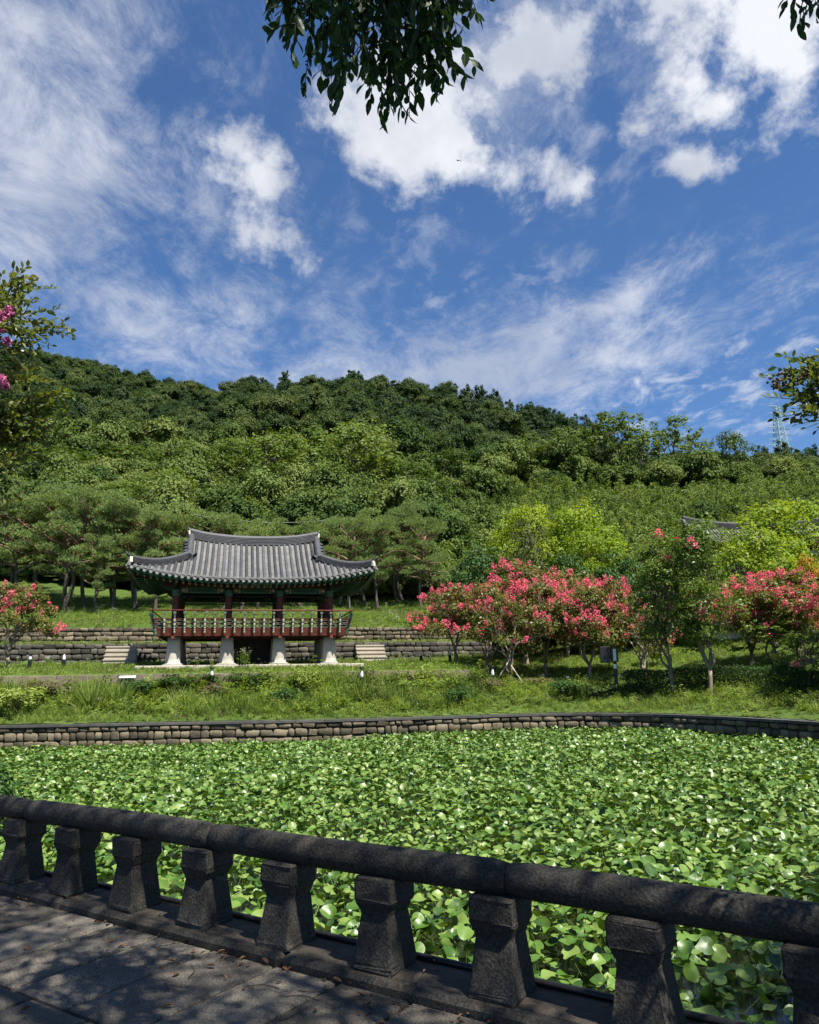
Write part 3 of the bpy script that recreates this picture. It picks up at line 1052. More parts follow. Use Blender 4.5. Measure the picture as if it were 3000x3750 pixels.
# posts
b = MB(); b.lathe([(.165, 1.72), (.172, 2.4), (.165, 3.42), (.158, 3.46)], 18)
POST = b.mesh('post', MT['red'], smooth=True)
b = MB()
b.lathe([(.17, 3.40), (.185, 3.43), (.185, 3.60), (.172, 3.63), (.172, 3.70)], 18)
CAPM = b.mesh('post_band', MT['green_lt'], smooth=False)
b = MB()
for k in range(12):
    a0, a1 = 2 * math.pi * k / 12, 2 * math.pi * (k + .6) / 12
    am = (a0 + a1) / 2
    b.face([(math.cos(a0) * .19, math.sin(a0) * .19, 3.58), (math.cos(a1) * .19, math.sin(a1) * .19, 3.58), (math.cos(am) * .189, math.sin(am) * .189, 3.46)])
CAPD = b.mesh('band_pattern', MT['green'])
for x in CX:
    for y in CY:
        if abs(x) < 2 and y == 0: continue
        p = ob('post', POST, pav, (x, y, 0))
        ob('post_band', CAPM, p); ob('band_pattern', CAPD, p)

# painted tie beams between the posts
def tie(x0, x1, y, along_x=True, par=pav):
    Lh = (x1 - x0) / 2 - .18
    c = (x0 + x1) / 2
    bm = MB()
    bm.box(-Lh, Lh, -.09, .09, 3.52, 3.82)
    t = bm.build('tie_beam', MT['green'], par, loc=((c, y, 0) if along_x else (y, c, 0)), rot=(0, 0, 0 if along_x else math.pi / 2))
    for sy in (-1, 1):
        w = Lh - .52
        y0, y1 = min(sy * .092, sy * .1), max(sy * .092, sy * .1)
        for bx in ((-w, w, y0, y1, 3.55, 3.575), (-w, w, y0, y1, 3.765, 3.79), (-w - .03, -w - .005, y0, y1, 3.55, 3.79), (w + .005, w + .03, y0, y1, 3.55, 3.79)):
            q = MB(); q.box(*bx); q.build('beam_border', MT['green_lt'], t)
        for sx in (-1, 1):
            cx = sx * (Lh - .17)
            yy = sy * .095
            q = MB(); q.face([(cx - .10, yy, 3.67), (cx, yy, 3.57), (cx + .10, yy, 3.67), (cx, yy, 3.77)]); q.build('painted_diamond', MT['peach'], t)
            q = MB(); q.face([(cx - .05, yy * 1.02, 3.67), (cx, yy * 1.02, 3.62), (cx + .05, yy * 1.02, 3.67), (cx, yy * 1.02, 3.72)]); q.build('painted_diamond', MT['cream'], t)
            for dd, mi in ((.27, 'peach'), (.31, 'red'), (.35, 'cream')):
                cx2 = sx * (Lh - dd)
                q = MB(); q.face([(cx2 - .016, yy, 3.54), (cx2 + .016, yy, 3.54), (cx2 + .016, yy, 3.80), (cx2 - .016, yy, 3.80)]); q.build('painted_stripe', MT[mi], t)


for y in (CY[0], CY[2]):
    for a, c in zip(CX[:-1], CX[1:]): tie(a, c, y)
for x in (CX[0], CX[3]):
    for a, c in zip(CY[:-1], CY[1:]): tie(a, c, x, False)
# lower dark rail hung under the tie beams, wall plate and purlin
for y in (CY[0], CY[2]):
    b = MB(); b.box(CX[0], CX[3], y - .05, y + .05, 3.36, 3.40); b.build('hanging_rail', MT['dark_wood'], pav)
    b = MB(); b.box(-4.4, 4.4, y - .11, y + .11, 3.835, 4.02); b.build('wall_plate', MT['red_dark'], pav)
    b = MB(); b.tube([(-4.9, y, 4.14), (4.9, y, 4.14)], .12, 14); b.build('purlin', MT['green'], pav, smooth=True)
for x in (CX[0], CX[3]):
    b = MB(); b.box(x - .11, x + .11, -2.08, 2.08, 3.84, 4.015); b.build('wall_plate', MT['red_dark'], pav)
    b = MB(); b.tube([(x, -3.2, 4.15), (x, 3.2, 4.15)], .12, 14); b.build('purlin', MT['green'], pav, smooth=True)
for x in CX[1:3]:
    b = MB(); b.box(x - .13, x + .13, -2.05, 2.05, 3.6, 3.88); b.build('cross_beam', MT['green'], pav)
# bracket arms over each post
def wing(outer):
    b = MB()
    pts = [(0, 3.66), (.18, 3.66), (.42, 3.76), (.62, 3.92), (.70, 4.0), (.60, 4.02), (.5, 3.99), (.46, 4.08), (.2, 4.10), (0, 4.06)]
    for s in (-.045, .045): b.face([(s, -q[0] - .14, q[1]) for q in pts])
    n = len(pts)
    for i in range(n):
        a, c = pts[i], pts[(i + 1) % n]
        b.face([(-.045, -a[0] - .14, a[1]), (.045, -a[0] - .14, a[1]), (.045, -c[0] - .14, c[1]), (-.045, -c[0] - .14, c[1])])
    return b.mesh('bracket', MT['green'])


WG = wing(1)
for x in CX:
    ob('bracket', WG, pav, (x, CY[0], 0)); ob('bracket', WG, pav, (x, CY[2], 0), (0, 0, math.pi))
for y in CY:
    ob('bracket', WG, pav, (CX[0], y, 0), (0, 0, -math.pi / 2)); ob('bracket', WG, pav, (CX[3], y, 0), (0, 0, math.pi / 2))

# name board with three brushed characters
b = MB(); b.box(-.82, .82, -.03, .03, -.19, .19)
board = b.build('name_board', MT['black'], pav, loc=(0.0, CY[0] - .30, 3.93), rot=(.22, 0, 0))
b = MB()
for q in ((-.86, .86, -.045, -.015, .19, .225), (-.86, .86, -.045, -.015, -.225, -.19), (-.86, -.823, -.045, -.015, -.19, .19), (.823, .86, -.045, -.015, -.19, .19)):
    b = MB(); b.box(*q); b.build('board_frame', MT['red_dark'], board)
GL = {0: [(-.09, .11, .09, .11), (-.11, .06, .11, .06), (-.06, .13, -.06, .04), (.06, .13, .06, .04), (-.08, .01, .08, .01), (-.08, -.04, .08, -.04), (-.08, .01, -.08, -.04), (.08, .01, .08, -.04), (-.12, -.08, .12, -.08), (0, .01, 0, -.13), (-.09, -.14, .09, -.14)],
      1: [(-.11, .07, .0, .07), (-.06, .12, -.06, .07), (-.06, .07, -.12, -.06), (-.05, .03, .0, -.04), (.045, .13, .045, -.10), (.045, .02, -.01, .02), (.105, .14, .105, -.14)],
      2: [(-.10, .11, -.02, .11), (-.12, .06, 0, .06), (-.09, .01, -.03, .01), (-.09, -.05, -.03, -.05), (-.09, .01, -.09, -.05), (-.03, .01, -.03, -.05), (.06, .14, .06, -.13), (.06, .02, .13, .02)]}
for k, ch in GL.items():
    b = MB()
    cx = (-.52, 0.02, .54)[k]
    for x0, z0, x1, z1 in ch:
        dx, dz = x1 - x0, z1 - z0
        l = math.hypot(dx, dz); ux, uz = -dz / l * .011, dx / l * .011
        b.face([(cx + x0 - ux, -.034, z0 - uz), (cx + x1 - ux, -.034, z1 - uz), (cx + x1 + ux, -.034, z1 + uz), (cx + x0 + ux, -.034, z0 + uz)])
    b.build('character', MT['gold'], board)

# ---- roof: pan-tile surface, tile rows, eave tiles, ridges, rafters
PITCHX = .2835
XR = [(-20.5 + i) * PITCHX for i in range(42)]
roof_b = MB()
def pan(x0, x1, side):
    """strip of concave tiles between two rows, front (side=-1) or back (+1)"""
    xm = (x0 + x1) / 2
    ys = 0.02 if abs(xm) < 3.25 else hip_y(xm) - .12
    yend = ye(xm) - .01
    n = max(2, int((yend - ys) / .115)) if side < 0 else max(2, int((yend - ys) / .5))
    rows = []
    for i in range(n):
        for f in (0.0, .98):
            y = ys + (yend - ys) * (i + f) / n
            lift = .038 * f if side < 0 else 0
            row = []
            for x, sag in ((x0, 0), (xm - .06, -.03), (xm + .06, -.03), (x1, 0)):
                row.append((x, side * y, zf(x, y) + sag + lift))
            rows.append(row)
    roof_b.grid(rows)
for i in range(len(XR) - 1):
    pan(XR[i], XR[i + 1], -1); pan(XR[i], XR[i + 1], 1)
YR = [(-13.5 + i) * PITCHX for i in range(28)]
for sx in (-1, 1):
    for i in range(len(YR) - 1):
        y0, y1 = YR[i], YR[i + 1]
        ym = (y0 + y1) / 2
        xa = 2.9 if abs(ym) < 1.9 else hip_x(ym) - .12
        xb = xs_(ym) - .01
        n = max(2, int((xb - xa) / .115))
        rows = []
        for k in range(n):
            for f in (0, .98):
                x = xa + (xb - xa) * (k + f) / n
                rows.append([(sx * x, y, zs(x, y) + sg + .038 * f) for y, sg in ((y0, 0), (ym - .06, -.03), (ym + .06, -.03), (y1, 0))])
        roof_b.grid(rows)
roof = roof_b.build('roof', MT['tile_pan'], pav)


def tile_row(pts_fn, n):
    """half-round tile row; pts_fn(t) -> point, and the direction across"""
    b = MB()
    rows = []
    for i in range(n):
        for f, rr in ((0.0, .084), (.97, .075)):
            t = (i + f) / n
            p, ac = pts_fn(t)
            rows.append([(p[0] + ac[0] * math.cos(a) * rr, p[1] + ac[1] * math.cos(a) * rr, p[2] - .02 + math.sin(a) * rr * 1.25) for a in np.linspace(0, math.pi, 7)])
    b.grid(rows)
    return b


b = MB()
b.lathe([(.088, 0), (.088, .05)], 14)
b.lathe([(.06, .05), (.06, .06)], 10); b.lathe([(.022, .06), (.02, .07)], 8)
ENDM = b.mesh('round_eave_tile', MT['tile_end'])
b = MB()
pts = [(-.125, .035), (-.07, .0), (.07, 0), (.125, .035), (.13, -.03), (.07, -.10), (0, -.135), (-.07, -.10), (-.13, -.03)]
b.face([(x, -.02, z) for x, z in pts]); b.face([(x, .02, z) for x, z in pts])
for i in range(9):
    a, c = pts[i], pts[(i + 1) % 9]
    b.face([(a[0], -.02, a[1]), (a[0], .02, a[1]), (c[0], .02, c[1]), (c[0], -.02, c[1])])
b.box(-.05, .05, -.03, -.02, -.06, -.02)
DRIP = b.mesh('drip_tile', MT['tile_end'])
for side in (-1, 1):
    for x in XR:
        ys = 0.1 if abs(x) < 3.25 else hip_y(x) - .05
        yend = ye(x) + .03
        if yend - ys < .1: continue
        fn = lambda t, x=x, ys=ys, yend=yend: ((x, side * (ys + (yend - ys) * t), zf(x, ys + (yend - ys) * t)), (1, 0))
        tile_row(fn, max(1, int((yend - ys) / .33))).build('tile_row', MT['tile'], roof, smooth=True, loc=(random.uniform(-.012, .012), 0, random.uniform(-.008, .012)))
        ob('round_eave_tile', ENDM, roof, (x, side * yend, zf(x, yend) + .022), (math.pi / 2 if side < 0 else -math.pi / 2, 0, 0))
    for i in range(len(XR) - 1):
        xm = (XR[i] + XR[i + 1]) / 2
        if ye(xm) - (0 if abs(xm) < 3.25 else hip_y(xm)) < .05: continue
        sl = (zf(XR[i + 1], ye(XR[i + 1])) - zf(XR[i], ye(XR[i]))) / PITCHX
        ob('drip_tile', DRIP, roof, (xm, side * (ye(xm) + .0), zf(xm, ye(xm)) - .045), (-.25 * -side, -math.atan(sl), 0), (1, 1, 1))
for sx in (-1, 1):
    for y in YR:
        xa = 3.0 if abs(y) < 1.95 else hip_x(y) - .05
        xb = xs_(y) + .03
        if xb - xa < .1: continue
        fn = lambda t, y=y, xa=xa, xb=xb: ((sx * (xa + (xb - xa) * t), y, zs(xa + (xb - xa) * t, y)), (0, 1))
        tile_row(fn, max(1, int((xb - xa) / .33))).build('tile_row', MT['tile'], roof, smooth=True)
        ob('round_eave_tile', ENDM, roof, (sx * xb, y, zs(xb, y) + .022), (0, math.pi / 2 * sx, 0))
    for i in range(len(YR) - 1):
        ym = (YR[i] + YR[i + 1]) / 2
        ob('drip_tile', DRIP, roof, (sx * xs_(ym), ym, zs(xs_(ym), ym) - .045), (0, 0, math.pi / 2 * sx))


def ridge_profile(h, w, layers):
    L_, R_ = [], []
    for i in range(layers):
        z0, z1 = h * i / layers, h * (i + .72) / layers
        ww = w * (1 - .12 * i / layers)
        for z, k in ((z0, 1.0), (z1 - .012, 1.0), (z1, .6), (h * (i + 1) / layers - .001, .6)):
            R_.append((ww * k / 2, z)); L_.append((-ww * k / 2, z))
    top = [(w * .42 * math.cos(a), h + w * .38 * math.sin(a)) for a in np.linspace(0, math.pi, 7)]
    return R_ + top + L_[::-1]


main = [(x, 0, zf(x, 0) - .06 + .12 * (abs(x) / 3.3) ** 4) for x in np.linspace(-3.32, 3.32, 25)]
b = MB(); b.sweep(main, ridge_profile(.38, .34, 5)); b.build('ridge', MT['tile'], roof)
for sx in (-1, 1):
    # verge ridge down the gable, front and back, then hip ridge out to the corner
    for sy in (-1, 1):
        vp = [(sx * (3.3 - .05 * t), sy * (.05 + 1.95 * t), zf(3.3, .05 + 1.95 * t) - .05 + .04 * (1 - t)) for t in np.linspace(0, 1, 9)]
        b = MB(); b.sweep(vp, ridge_profile(.28, .34, 4)); b.build('verge_ridge', MT['tile'], roof)
        b = MB(); b.lathe([(.17, 0), (.17, .16)], 14)
        e = b.build('ridge_end_tile', MT['tile'], roof, loc=(sx * 3.25, sy * 1.98, zf(3.3, 1.98) + .18), rot=(-sy * -math.pi / 2 * 1.0, 0, 0))
        b = MB(); b.lathe([(.13, 0), (.13, .02)], 14)
        b.build('ridge_end_mouth', MT['black'], roof, loc=(sx * 3.25, sy * 2.125, zf(3.3, 1.98) + .18), rot=(-sy * -math.pi / 2, 0, 0))
        b = MB(); b.box(-.05, .05, -.17, .17, -.02, .36); b.build('lime_patch', MT['lime'], roof, loc=(sx * 3.46, sy * 1.9, zf(3.3, 1.95) - .04), rot=(0, sx * .18, 0), bevel=.02)
        hp = []
        for t in np.linspace(0, 1, 13):
            x, y = 3.36 + (5.72 - 3.36) * t, 1.98 + (3.93 - 1.98) * t
            hp.append((sx * x, sy * y, max(zf(x, y), zs(x, y)) - .05 + .12 * t ** 4))
        b = MB(); b.sweep(hp, ridge_profile(.25, .30, 4)); b.build('hip_ridge', MT['tile'], roof)
        b = MB(); b.box(-.07, .07, -.08, .08, -.02, .25); b.build('lime_patch', MT['lime'], roof, loc=(sx * 5.76, sy * 3.97, hp[-1][2] + .02), rot=(0, 0, .7), bevel=.02)
        # upturned tile tip
        b = MB(); b.tube([(0, 0, 0), (.1, .08, .02), (.2, .16, .10), (.26, .21, .2)], [.07, .07, .05, .015], 8)
        b.build('corner_tip_tile', MT['tile'], roof, loc=(sx * 5.72, sy * 3.93, hp[-1][2] + .30), scale=(sx, sy, 1), smooth=True)
    # gable: board, verge tiles outside it, lime at the ridge end
    b = MB()
    g = [(sx * 3.12, y, zf(3.3, abs(y)) - .06) for y in np.linspace(-1.95, 1.95, 15)]
    b.face(g + [(sx * 3.12, 1.95, 5.3), (sx * 3.12, -1.95, 5.3)])
    b.build('gable_board', MT['brown_wood'], roof)
    for sy in (-1, 1):
        for k in range(6):
            y = .25 + k * .29
            b = MB(); b.tube([(sx * 3.38, sy * y, zf(3.3, y) + .04), (sx * 3.62, sy * y, zf(3.3, y) - .03)], [.08, .08], 10)
            b.build('verge_tile', MT['tile'], roof, smooth=True)
    b = MB(); b.box(-.045, .045, -.13, .13, -.06, .46); b.build('lime_patch', MT['lime'], roof, loc=(sx * 3.37, -.02, zf(3.3, 0) - .02), rot=(0, sx * .12, 0), bevel=.02)
    b = MB(); b.tube([(0, 0, 0), (.10, 0, .05), (.17, 0, .14), (.20, 0, .24)], [.11, .09, .05, .012], 8)
    b.build('ridge_tip_tile', MT['tile'], roof, loc=(sx * 3.28, 0, zf(3.3, 0) + .42), scale=(sx, 1, 1), smooth=True)

# eave boards, soffit and rafters
for side in (-1, 1):
    xs = np.linspace(-5.85, 5.85, 41)
    b = MB(); b.sweep([(x, side * (ye(x) - .12), zf(x, ye(x)) - .21) for x in xs], [(-.03, 0), (.03, 0), (.03, .12), (-.03, .12)]); b.build('eave_board', MT['green'], roof)
    b = MB(); b.sweep([(x, side * (ye(x) - .155), zf(x, ye(x)) - .235) for x in xs], [(-.02, 0), (.02, 0), (.02, .022), (-.02, .022)]); b.build('eave_line', MT['green_lt'], roof)
    rows = []
    for t in np.linspace(0, 1, 8):
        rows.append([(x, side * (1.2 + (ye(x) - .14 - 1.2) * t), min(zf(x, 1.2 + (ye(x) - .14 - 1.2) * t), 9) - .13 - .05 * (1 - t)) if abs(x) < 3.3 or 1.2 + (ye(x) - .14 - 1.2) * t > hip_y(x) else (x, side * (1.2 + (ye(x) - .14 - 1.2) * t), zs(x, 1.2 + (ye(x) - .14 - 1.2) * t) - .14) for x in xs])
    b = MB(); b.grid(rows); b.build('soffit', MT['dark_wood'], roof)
for sx in (-1, 1):
    yy = np.linspace(-4.0, 4.0, 31)
    b = MB(); b.sweep([(sx * (xs_(y) - .12), y, zs(xs_(y), y) - .21) for y in yy], [(-.03, 0), (.03, 0), (.03, .12), (-.03, .12)]); b.build('eave_board', MT['green'], roof)
    b = MB(); b.sweep([(sx * (xs_(y) - .155), y, zs(xs_(y), y) - .235) for y in yy], [(-.02, 0), (.02, 0), (.02, .022), (-.02, .022)]); b.build('eave_line', MT['green_lt'], roof)


def flower(b, c, ax, rr):
    """painted five-petal rafter end: c centre, ax outward axis (unit, horizontal)"""
    sx_, sy_ = -ax[1], ax[0]
    for r0, mi, d in ((rr, 1, .004), (rr * .45, 2, .008), (rr * .2, 1, .012)):
        pts = []
        for k in range(20):
            a = 2 * math.pi * k / 20 + math.pi / 2
            q = r0 * (1 + .13 * math.cos(5 * (a - math.pi / 2)))
            pts.append((c[0] + ax[0] * d + sx_ * q * math.cos(a), c[1] + ax[1] * d + sy_ * q * math.cos(a), c[2] + q * math.sin(a)))
        b.face(pts, mi)


def rafter(p_in, p_out, ax):
    b = MB()
    b.tube([p_in, p_out], [.062, .062], 10)
    flower(b, p_out, ax, .066)
    b.build('rafter', [MT['green'], MT['peach'], MT['cream']], roof)


def flying(p_in, p_out, ax):
    b = MB()
    b.tube([p_in, p_out], [.05, .045], 4)
    s_ = (-ax[1], ax[0])
    c = p_out
    b.face([(c[0] + ax[0] * .006 + s_[0] * u_, c[1] + ax[1] * .006 + s_[1] * u_, c[2] + w_) for u_, w_ in ((-.034, -.034), (.034, -.034), (.034, .034), (-.034, .034))], 1)
    b.build('flying_rafter', [MT['green'], MT['green_lt']], roof)


for side in (-1, 1):
    for i in range(38):
        x = (-18.5 + i) * .296
        k = max(0, (abs(x) - 3.2) / 2.5)                # fan out towards the corners
        xin = x if k == 0 else math.copysign(3.2 + (abs(x) - 3.2) * .25, x)
        ax = unit(np.array([x - xin, side * 1.6]))
        yo = ye(x) - .62
        rafter((xin, side * 2.0, 4.33), (x, side * yo, zf(x, ye(x)) - .30), ax)
        flying((x - (x - xin) * .4, side * (yo - .5), zf(x, ye(x)) - .17), (x, side * (ye(x) - .16), zf(x, ye(x)) - .265), ax)
for sx in (-1, 1):
    for i in range(22):
        y = (-10.5 + i) * .296
        yin = y if abs(y) < 1.9 else math.copysign(1.9 + (abs(y) - 1.9) * .25, y)
        ax = unit(np.array([sx * 1.6, y - yin]))
        xo = xs_(y) - .62
        rafter((sx * 3.6, yin, 4.33), (sx * xo, y, zs(xs_(y), y) - .30), ax)
        flying((sx * (xo - .5), y - (y - yin) * .4, zs(xs_(y), y) - .17), (sx * (xs_(y) - .16), y, zs(xs_(y), y) - .265), ax)
    for sy in (-1, 1):
        b = MB(); b.tube([(sx * 3.5, sy * 2.0, 4.45), (sx * 4.8, sy * 3.1, 4.33), (sx * 5.75, sy * 3.92, 4.50)], [.12, .12, .09], 4)
        b.build('corner_rafter', MT['green'], roof)

# ---- railing of the deck: outward-leaning skirt, pierced panels, turned balusters, top rail
LEAN = .10                                              # outward lean per metre
rail = MB()
zt = 2.60
ex, ey = DX + .24, DY + .36
dr = empty('deck_railing'); dr.parent = pav
for a_, c_ in (((-ex - .12, -ey, zt), (ex + .12, -ey, zt)), ((-ex - .12, ey, zt), (ex + .12, ey, zt)), ((-ex, -ey - .16, zt + .002), (-ex, ey + .16, zt + .002)), ((ex, -ey - .16, zt + .002), (ex, ey + .16, zt + .002))):
    b = MB(); b.tube([a_, c_], .034, 8); b.build('top_rail', MT['red'], dr, smooth=True)
# turned baluster, leaning: built upright from z=1.56 to 2.57
b = MB()
b.lathe([(.012, 1.56), (.05, 1.60), (.045, 1.65), (.026, 1.68), (.046, 1.73), (.026, 1.78), (.046, 1.83), (.028, 1.88), (.055, 1.95), (.05, 2.02), (.028, 2.06), (.058, 2.13), (.05, 2.20), (.03, 2.25)], 10, mi=0)
b.lathe([(.030, 2.25), (.036, 2.36), (.042, 2.48), (.035, 2.50)], 10, mi=1)
b.box(-.062, .062, -.05, .05, 2.50, 2.575, 1)
BALM = b.mesh('deck_baluster', [MT['cream'], MT['sage']], smooth=False)
# pierced panel: plate with a cloud-shaped hole, unit cell 1 wide
def pierced(w, h):
    b = MB()
    outer, inner = [], []
    n = 24
    for k in range(n):
        a = 2 * math.pi * k / n
        c, s = math.cos(a), math.sin(a)
        q = 1 / max(abs(c) / (w / 2), abs(s) / (h / 2))
        outer.append((c * q, s * q))
        inner.append((.37 * w * math.copysign(abs(c) ** .9, c) * (1 + .0 * s), .30 * h * s * (1.0 + .25 * math.cos(2 * a + math.pi))))
    for y in (-.018, .018):
        for k in range(n):
            k2 = (k + 1) % n
            b.face([(outer[k][0], y, outer[k][1]), (outer[k2][0], y, outer[k2][1]), (inner[k2][0], y, inner[k2][1]), (inner[k][0], y, inner[k][1])], 0)
    for k in range(n):
        k2 = (k + 1) % n
        b.face([(inner[k][0], -.018, inner[k][1]), (inner[k2][0], -.018, inner[k2][1]), (inner[k2][0], .018, inner[k2][1]), (inner[k][0], .018, inner[k][1])], 1)
        # pale rim round the hole, a little proud
        m1 = (inner[k][0] * 1.0, inner[k][1] * 1.0); m2 = (inner[k2][0], inner[k2][1])
        o1 = (inner[k][0] * 1.17, inner[k][1] * 1.35); o2 = (inner[k2][0] * 1.17, inner[k2][1] * 1.35)
        for y in (-.022, .022):
            b.face([(m1[0], y, m1[1]), (m2[0], y, m2[1]), (o2[0], y, o2[1]), (o1[0], y, o1[1])], 1)
    return b.mesh('pierced_panel', [MT['red'], MT['sage']])


def railing_side(half, depth, rz, ncell):
    """one side of the railing, drawn along local x at local y=-depth, then turned by rz"""
    c, s = math.cos(rz), math.sin(rz)
    T = lambda x, y: (x * c - y * s, x * s + y * c)
    w = 2 * (half + .06) / ncell
    cell = pierced(w, .17)
    # skirt board and rails between the rows of panels
    b = MB()
    def slab(z0, z1, th=.03, mi=0):
        pts = []
        for z in (z0, z1):
            o_ = depth + LEAN * 3.0 * (z - 1.45) * .9
            hx = half + LEAN * 3.0 * (z - 1.45) * .55
            pts.append((hx, o_, z))
        (hx0, o0, a0), (hx1, o1, a1) = pts
        v = [(-hx0, -o0, a0), (hx0, -o0, a0), (hx1, -o1, a1), (-hx1, -o1, a1)]
        v2 = [(x, y + th, z) for x, y, z in v]
        vv = [(*T(x, y), z) for x, y, z in v]; vw = [(*T(x, y), z) for x, y, z in v2]
        b.face(vv, mi); b.face(vw[::-1], mi)
        for i in range(4):
            j = (i + 1) % 4
            b.face([vv[i], vv[j], vw[j], vw[i]], mi)
    slab(1.40, 1.80, .04)
    slab(1.955, 1.995, .05)
    slab(2.155, 2.23, .06)
    b.build('skirt_board', MT['red'], dr)
    for row, zc_ in enumerate((1.877, 2.075)):
        o_ = depth + LEAN * 2.7 * (zc_ - 1.45)
        hx = half + LEAN * 1.65 * (zc_ - 1.45)
        for k in range(ncell):
            x = -hx + (k + .5) * 2 * hx / ncell
            ob('pierced_panel', cell, dr, (*T(x, -o_ + .02), zc_), (.25, 0, rz), (2 * hx / ncell / w, 1, .93))
    for k in range(ncell + 1):
        x = -half - .1 + k * 2 * (half + .1) / ncell
        if k in (0, ncell): continue
        # lean the baluster out with the skirt
        o_ = depth + .03
        ob('deck_baluster', BALM, dr, (*T(x, -o_ + .33), -.02), (.255, 0, rz), (1, 1, 1.02))


railing_side(DX, DY, 0, 20)
railing_side(DX, DY, math.pi, 20)
railing_side(DY, DX, math.pi / 2, 12)
railing_side(DY, DX, -math.pi / 2, 12)
# scroll boards at the four corners of the railing
b = MB()
scr = [(0, 1.42), (.06, 1.45), (.17, 1.62), (.13, 1.78), (.24, 1.92), (.19, 2.06), (.30, 2.2), (.27, 2.36), (.44, 2.55), (.30, 2.50), (.12, 2.34), (-.05, 2.24), (-.05, 1.42)]
for y in (-.03, .03): b.face([(x, y, z) for x, z in scr], 0)
for i in range(len(scr)):
    a, c = scr[i], scr[(i + 1) % len(scr)]
    b.face([(a[0], -.03, a[1]), (a[0], .03, a[1]), (c[0], .03, c[1]), (c[0], -.03, c[1])], 0)
for cx, cz in ((.04, 1.55), (.09, 1.70), (.07, 1.86), (.14, 1.99), (.13, 2.13), (.21, 2.27)):
    for y in (-.034, .034):
        for r0, r1 in ((.055, .04), (.022, .0)):
            for k in range(10):
                a0, a1 = 2 * math.pi * k / 10, 2 * math.pi * (k + 1) / 10
                b.face([(cx + r0 * math.cos(a0), y, cz + r0 * math.sin(a0)), (cx + r0 * math.cos(a1), y, cz + r0 * math.sin(a1)), (cx + r1 * math.cos(a1), y, cz + r1 * math.sin(a1)), (cx + r1 * math.cos(a0), y, cz + r1 * math.sin(a0))], 1)
SCRM = b.mesh('scroll_board', [MT['green'], MT['sage']])
for sx in (-1, 1):
    for sy in (-1, 1):
        ob('scroll_board', SCRM, dr, (sx * (DX + .0), sy * (DY + .03), 0), (0, 0, math.atan2(sy * .55, sx)), (.66, 1, 1))
# ------------------------------------------------------------------ pond leaves
def pond_leaf_mesh(k):
    r = random.Random(100 + k)
    n = 14
    ph, ph2 = r.uniform(0, 6.28), r.uniform(0, 6.28)
    a1, a2 = r.uniform(.10, .22), r.uniform(.05, .12)
    cup = r.uniform(-.15, .30)
    fold = r.uniform(0.0, .7)
    rings = [(.0, 0), (.55, 1), (1.0, 2)]
    V, Fc = [(0, 0, -.05 + 0)], []
    for rr in (.55, 1.0):
        for j in range(n):
            a = 2 * math.pi * j / n
            rad = rr * (1 + .10 * math.cos(a)) * (1 - (.30 if j == 7 else .0) * rr)
            x, y = rad * math.cos(a), rad * .92 * math.sin(a)
            z = cup * rr * rr + rr * rr * (a1 * math.sin(2 * a + ph) + a2 * math.sin(3 * a + ph2)) + fold * abs(y) * .6
            V.append((x, y, z))
    for j in range(n):
        j2 = (j + 1) % n
        Fc.append((0, 1 + j, 1 + j2)); Fc.append((1 + j, 1 + n + j, 1 + n + j2, 1 + j2))
    me = bpy.data.meshes.new('pond_leaf')
    me.from_pydata(V, [], Fc)
    me.materials.append(MT['pond_leaf'])
    me.polygons.foreach_set('use_smooth', [True] * len(me.polygons))
    # stalk down to the water
    b = bmesh.new(); b.from_mesh(me)
    s0 = [b.verts.new((.03 * math.cos(q), .03 * math.sin(q), -.06)) for q in (0, 2.1, 4.2)]
    bx, by = r.uniform(-.5, .5), r.uniform(-.5, .5)
    s1 = [b.verts.new((bx + .035 * math.cos(q), by + .035 * math.sin(q), -3.2)) for q in (0, 2.1, 4.2)]
    for j in range(3):
        f = b.faces.new((s0[j], s0[(j + 1) % 3], s1[(j + 1) % 3], s1[j]))
    b.to_mesh(me); b.free()
    return me


PL_M = [pond_leaf_mesh(k) for k in range(9)]
pts = []
step = .106
ys = np.arange(1.0, 36, step)
for yy in ys:
    half = .60 * yy + 2.5
    xx = np.arange(-half, half, step) + rng.uniform(-.5, .5) * step
    p = np.stack([xx + rng.uniform(-.6, .6, len(xx)) * step, yy + rng.uniform(-.6, .6, len(xx)) * step], -1)
    pts.append(p)
pts = np.concatenate(pts)
dr_ = (pts - RO) @ RN
inside = (dr_ > .75) & (wall_dist(pts[:, 0], pts[:, 1]) < -.18)
inside &= rng.random(len(pts)) < 0.88
pts = pts[inside]
n = len(pts)
# patches where the leaves stand a little higher, thinner or sparser
hz = np.array([mnoise.noise((x * .35, y * .35, 0.3)) for x, y in pts])
hf = np.array([mnoise.noise((x * 1.4, y * 1.4, 5.3)) for x, y in pts])
keep = (hf + rng.uniform(-.25, .25, n)) > -.62
zl = -.80 + .10 * hz + .06 * hf + rng.normal(0, .07, n) + .10 * sst(pts[:, 0] + .4 * pts[:, 1], 6, 16) - .02 * sst(pts[:, 1], 16, 28) - .13 * sst(-pts[:, 0] * 1.0 + .2 * pts[:, 1], 8, 20)
P = np.stack([pts[:, 0], pts[:, 1], zl], -1)
yaw = rng.uniform(0, 2 * math.pi, n)
tilt = np.abs(rng.normal(0, .58, n))
R = np.stack([tilt * np.cos(rng.uniform(0, 6.28, n)), tilt * np.sin(rng.uniform(0, 6.28, n)) - .05, yaw], -1)
S = rng.uniform(.049, .086, n) * (1 + .25 * hz)
idx = rng.integers(0, len(PL_M), n)
P, R, S, idx = P[keep], R[keep], S[keep], idx[keep]
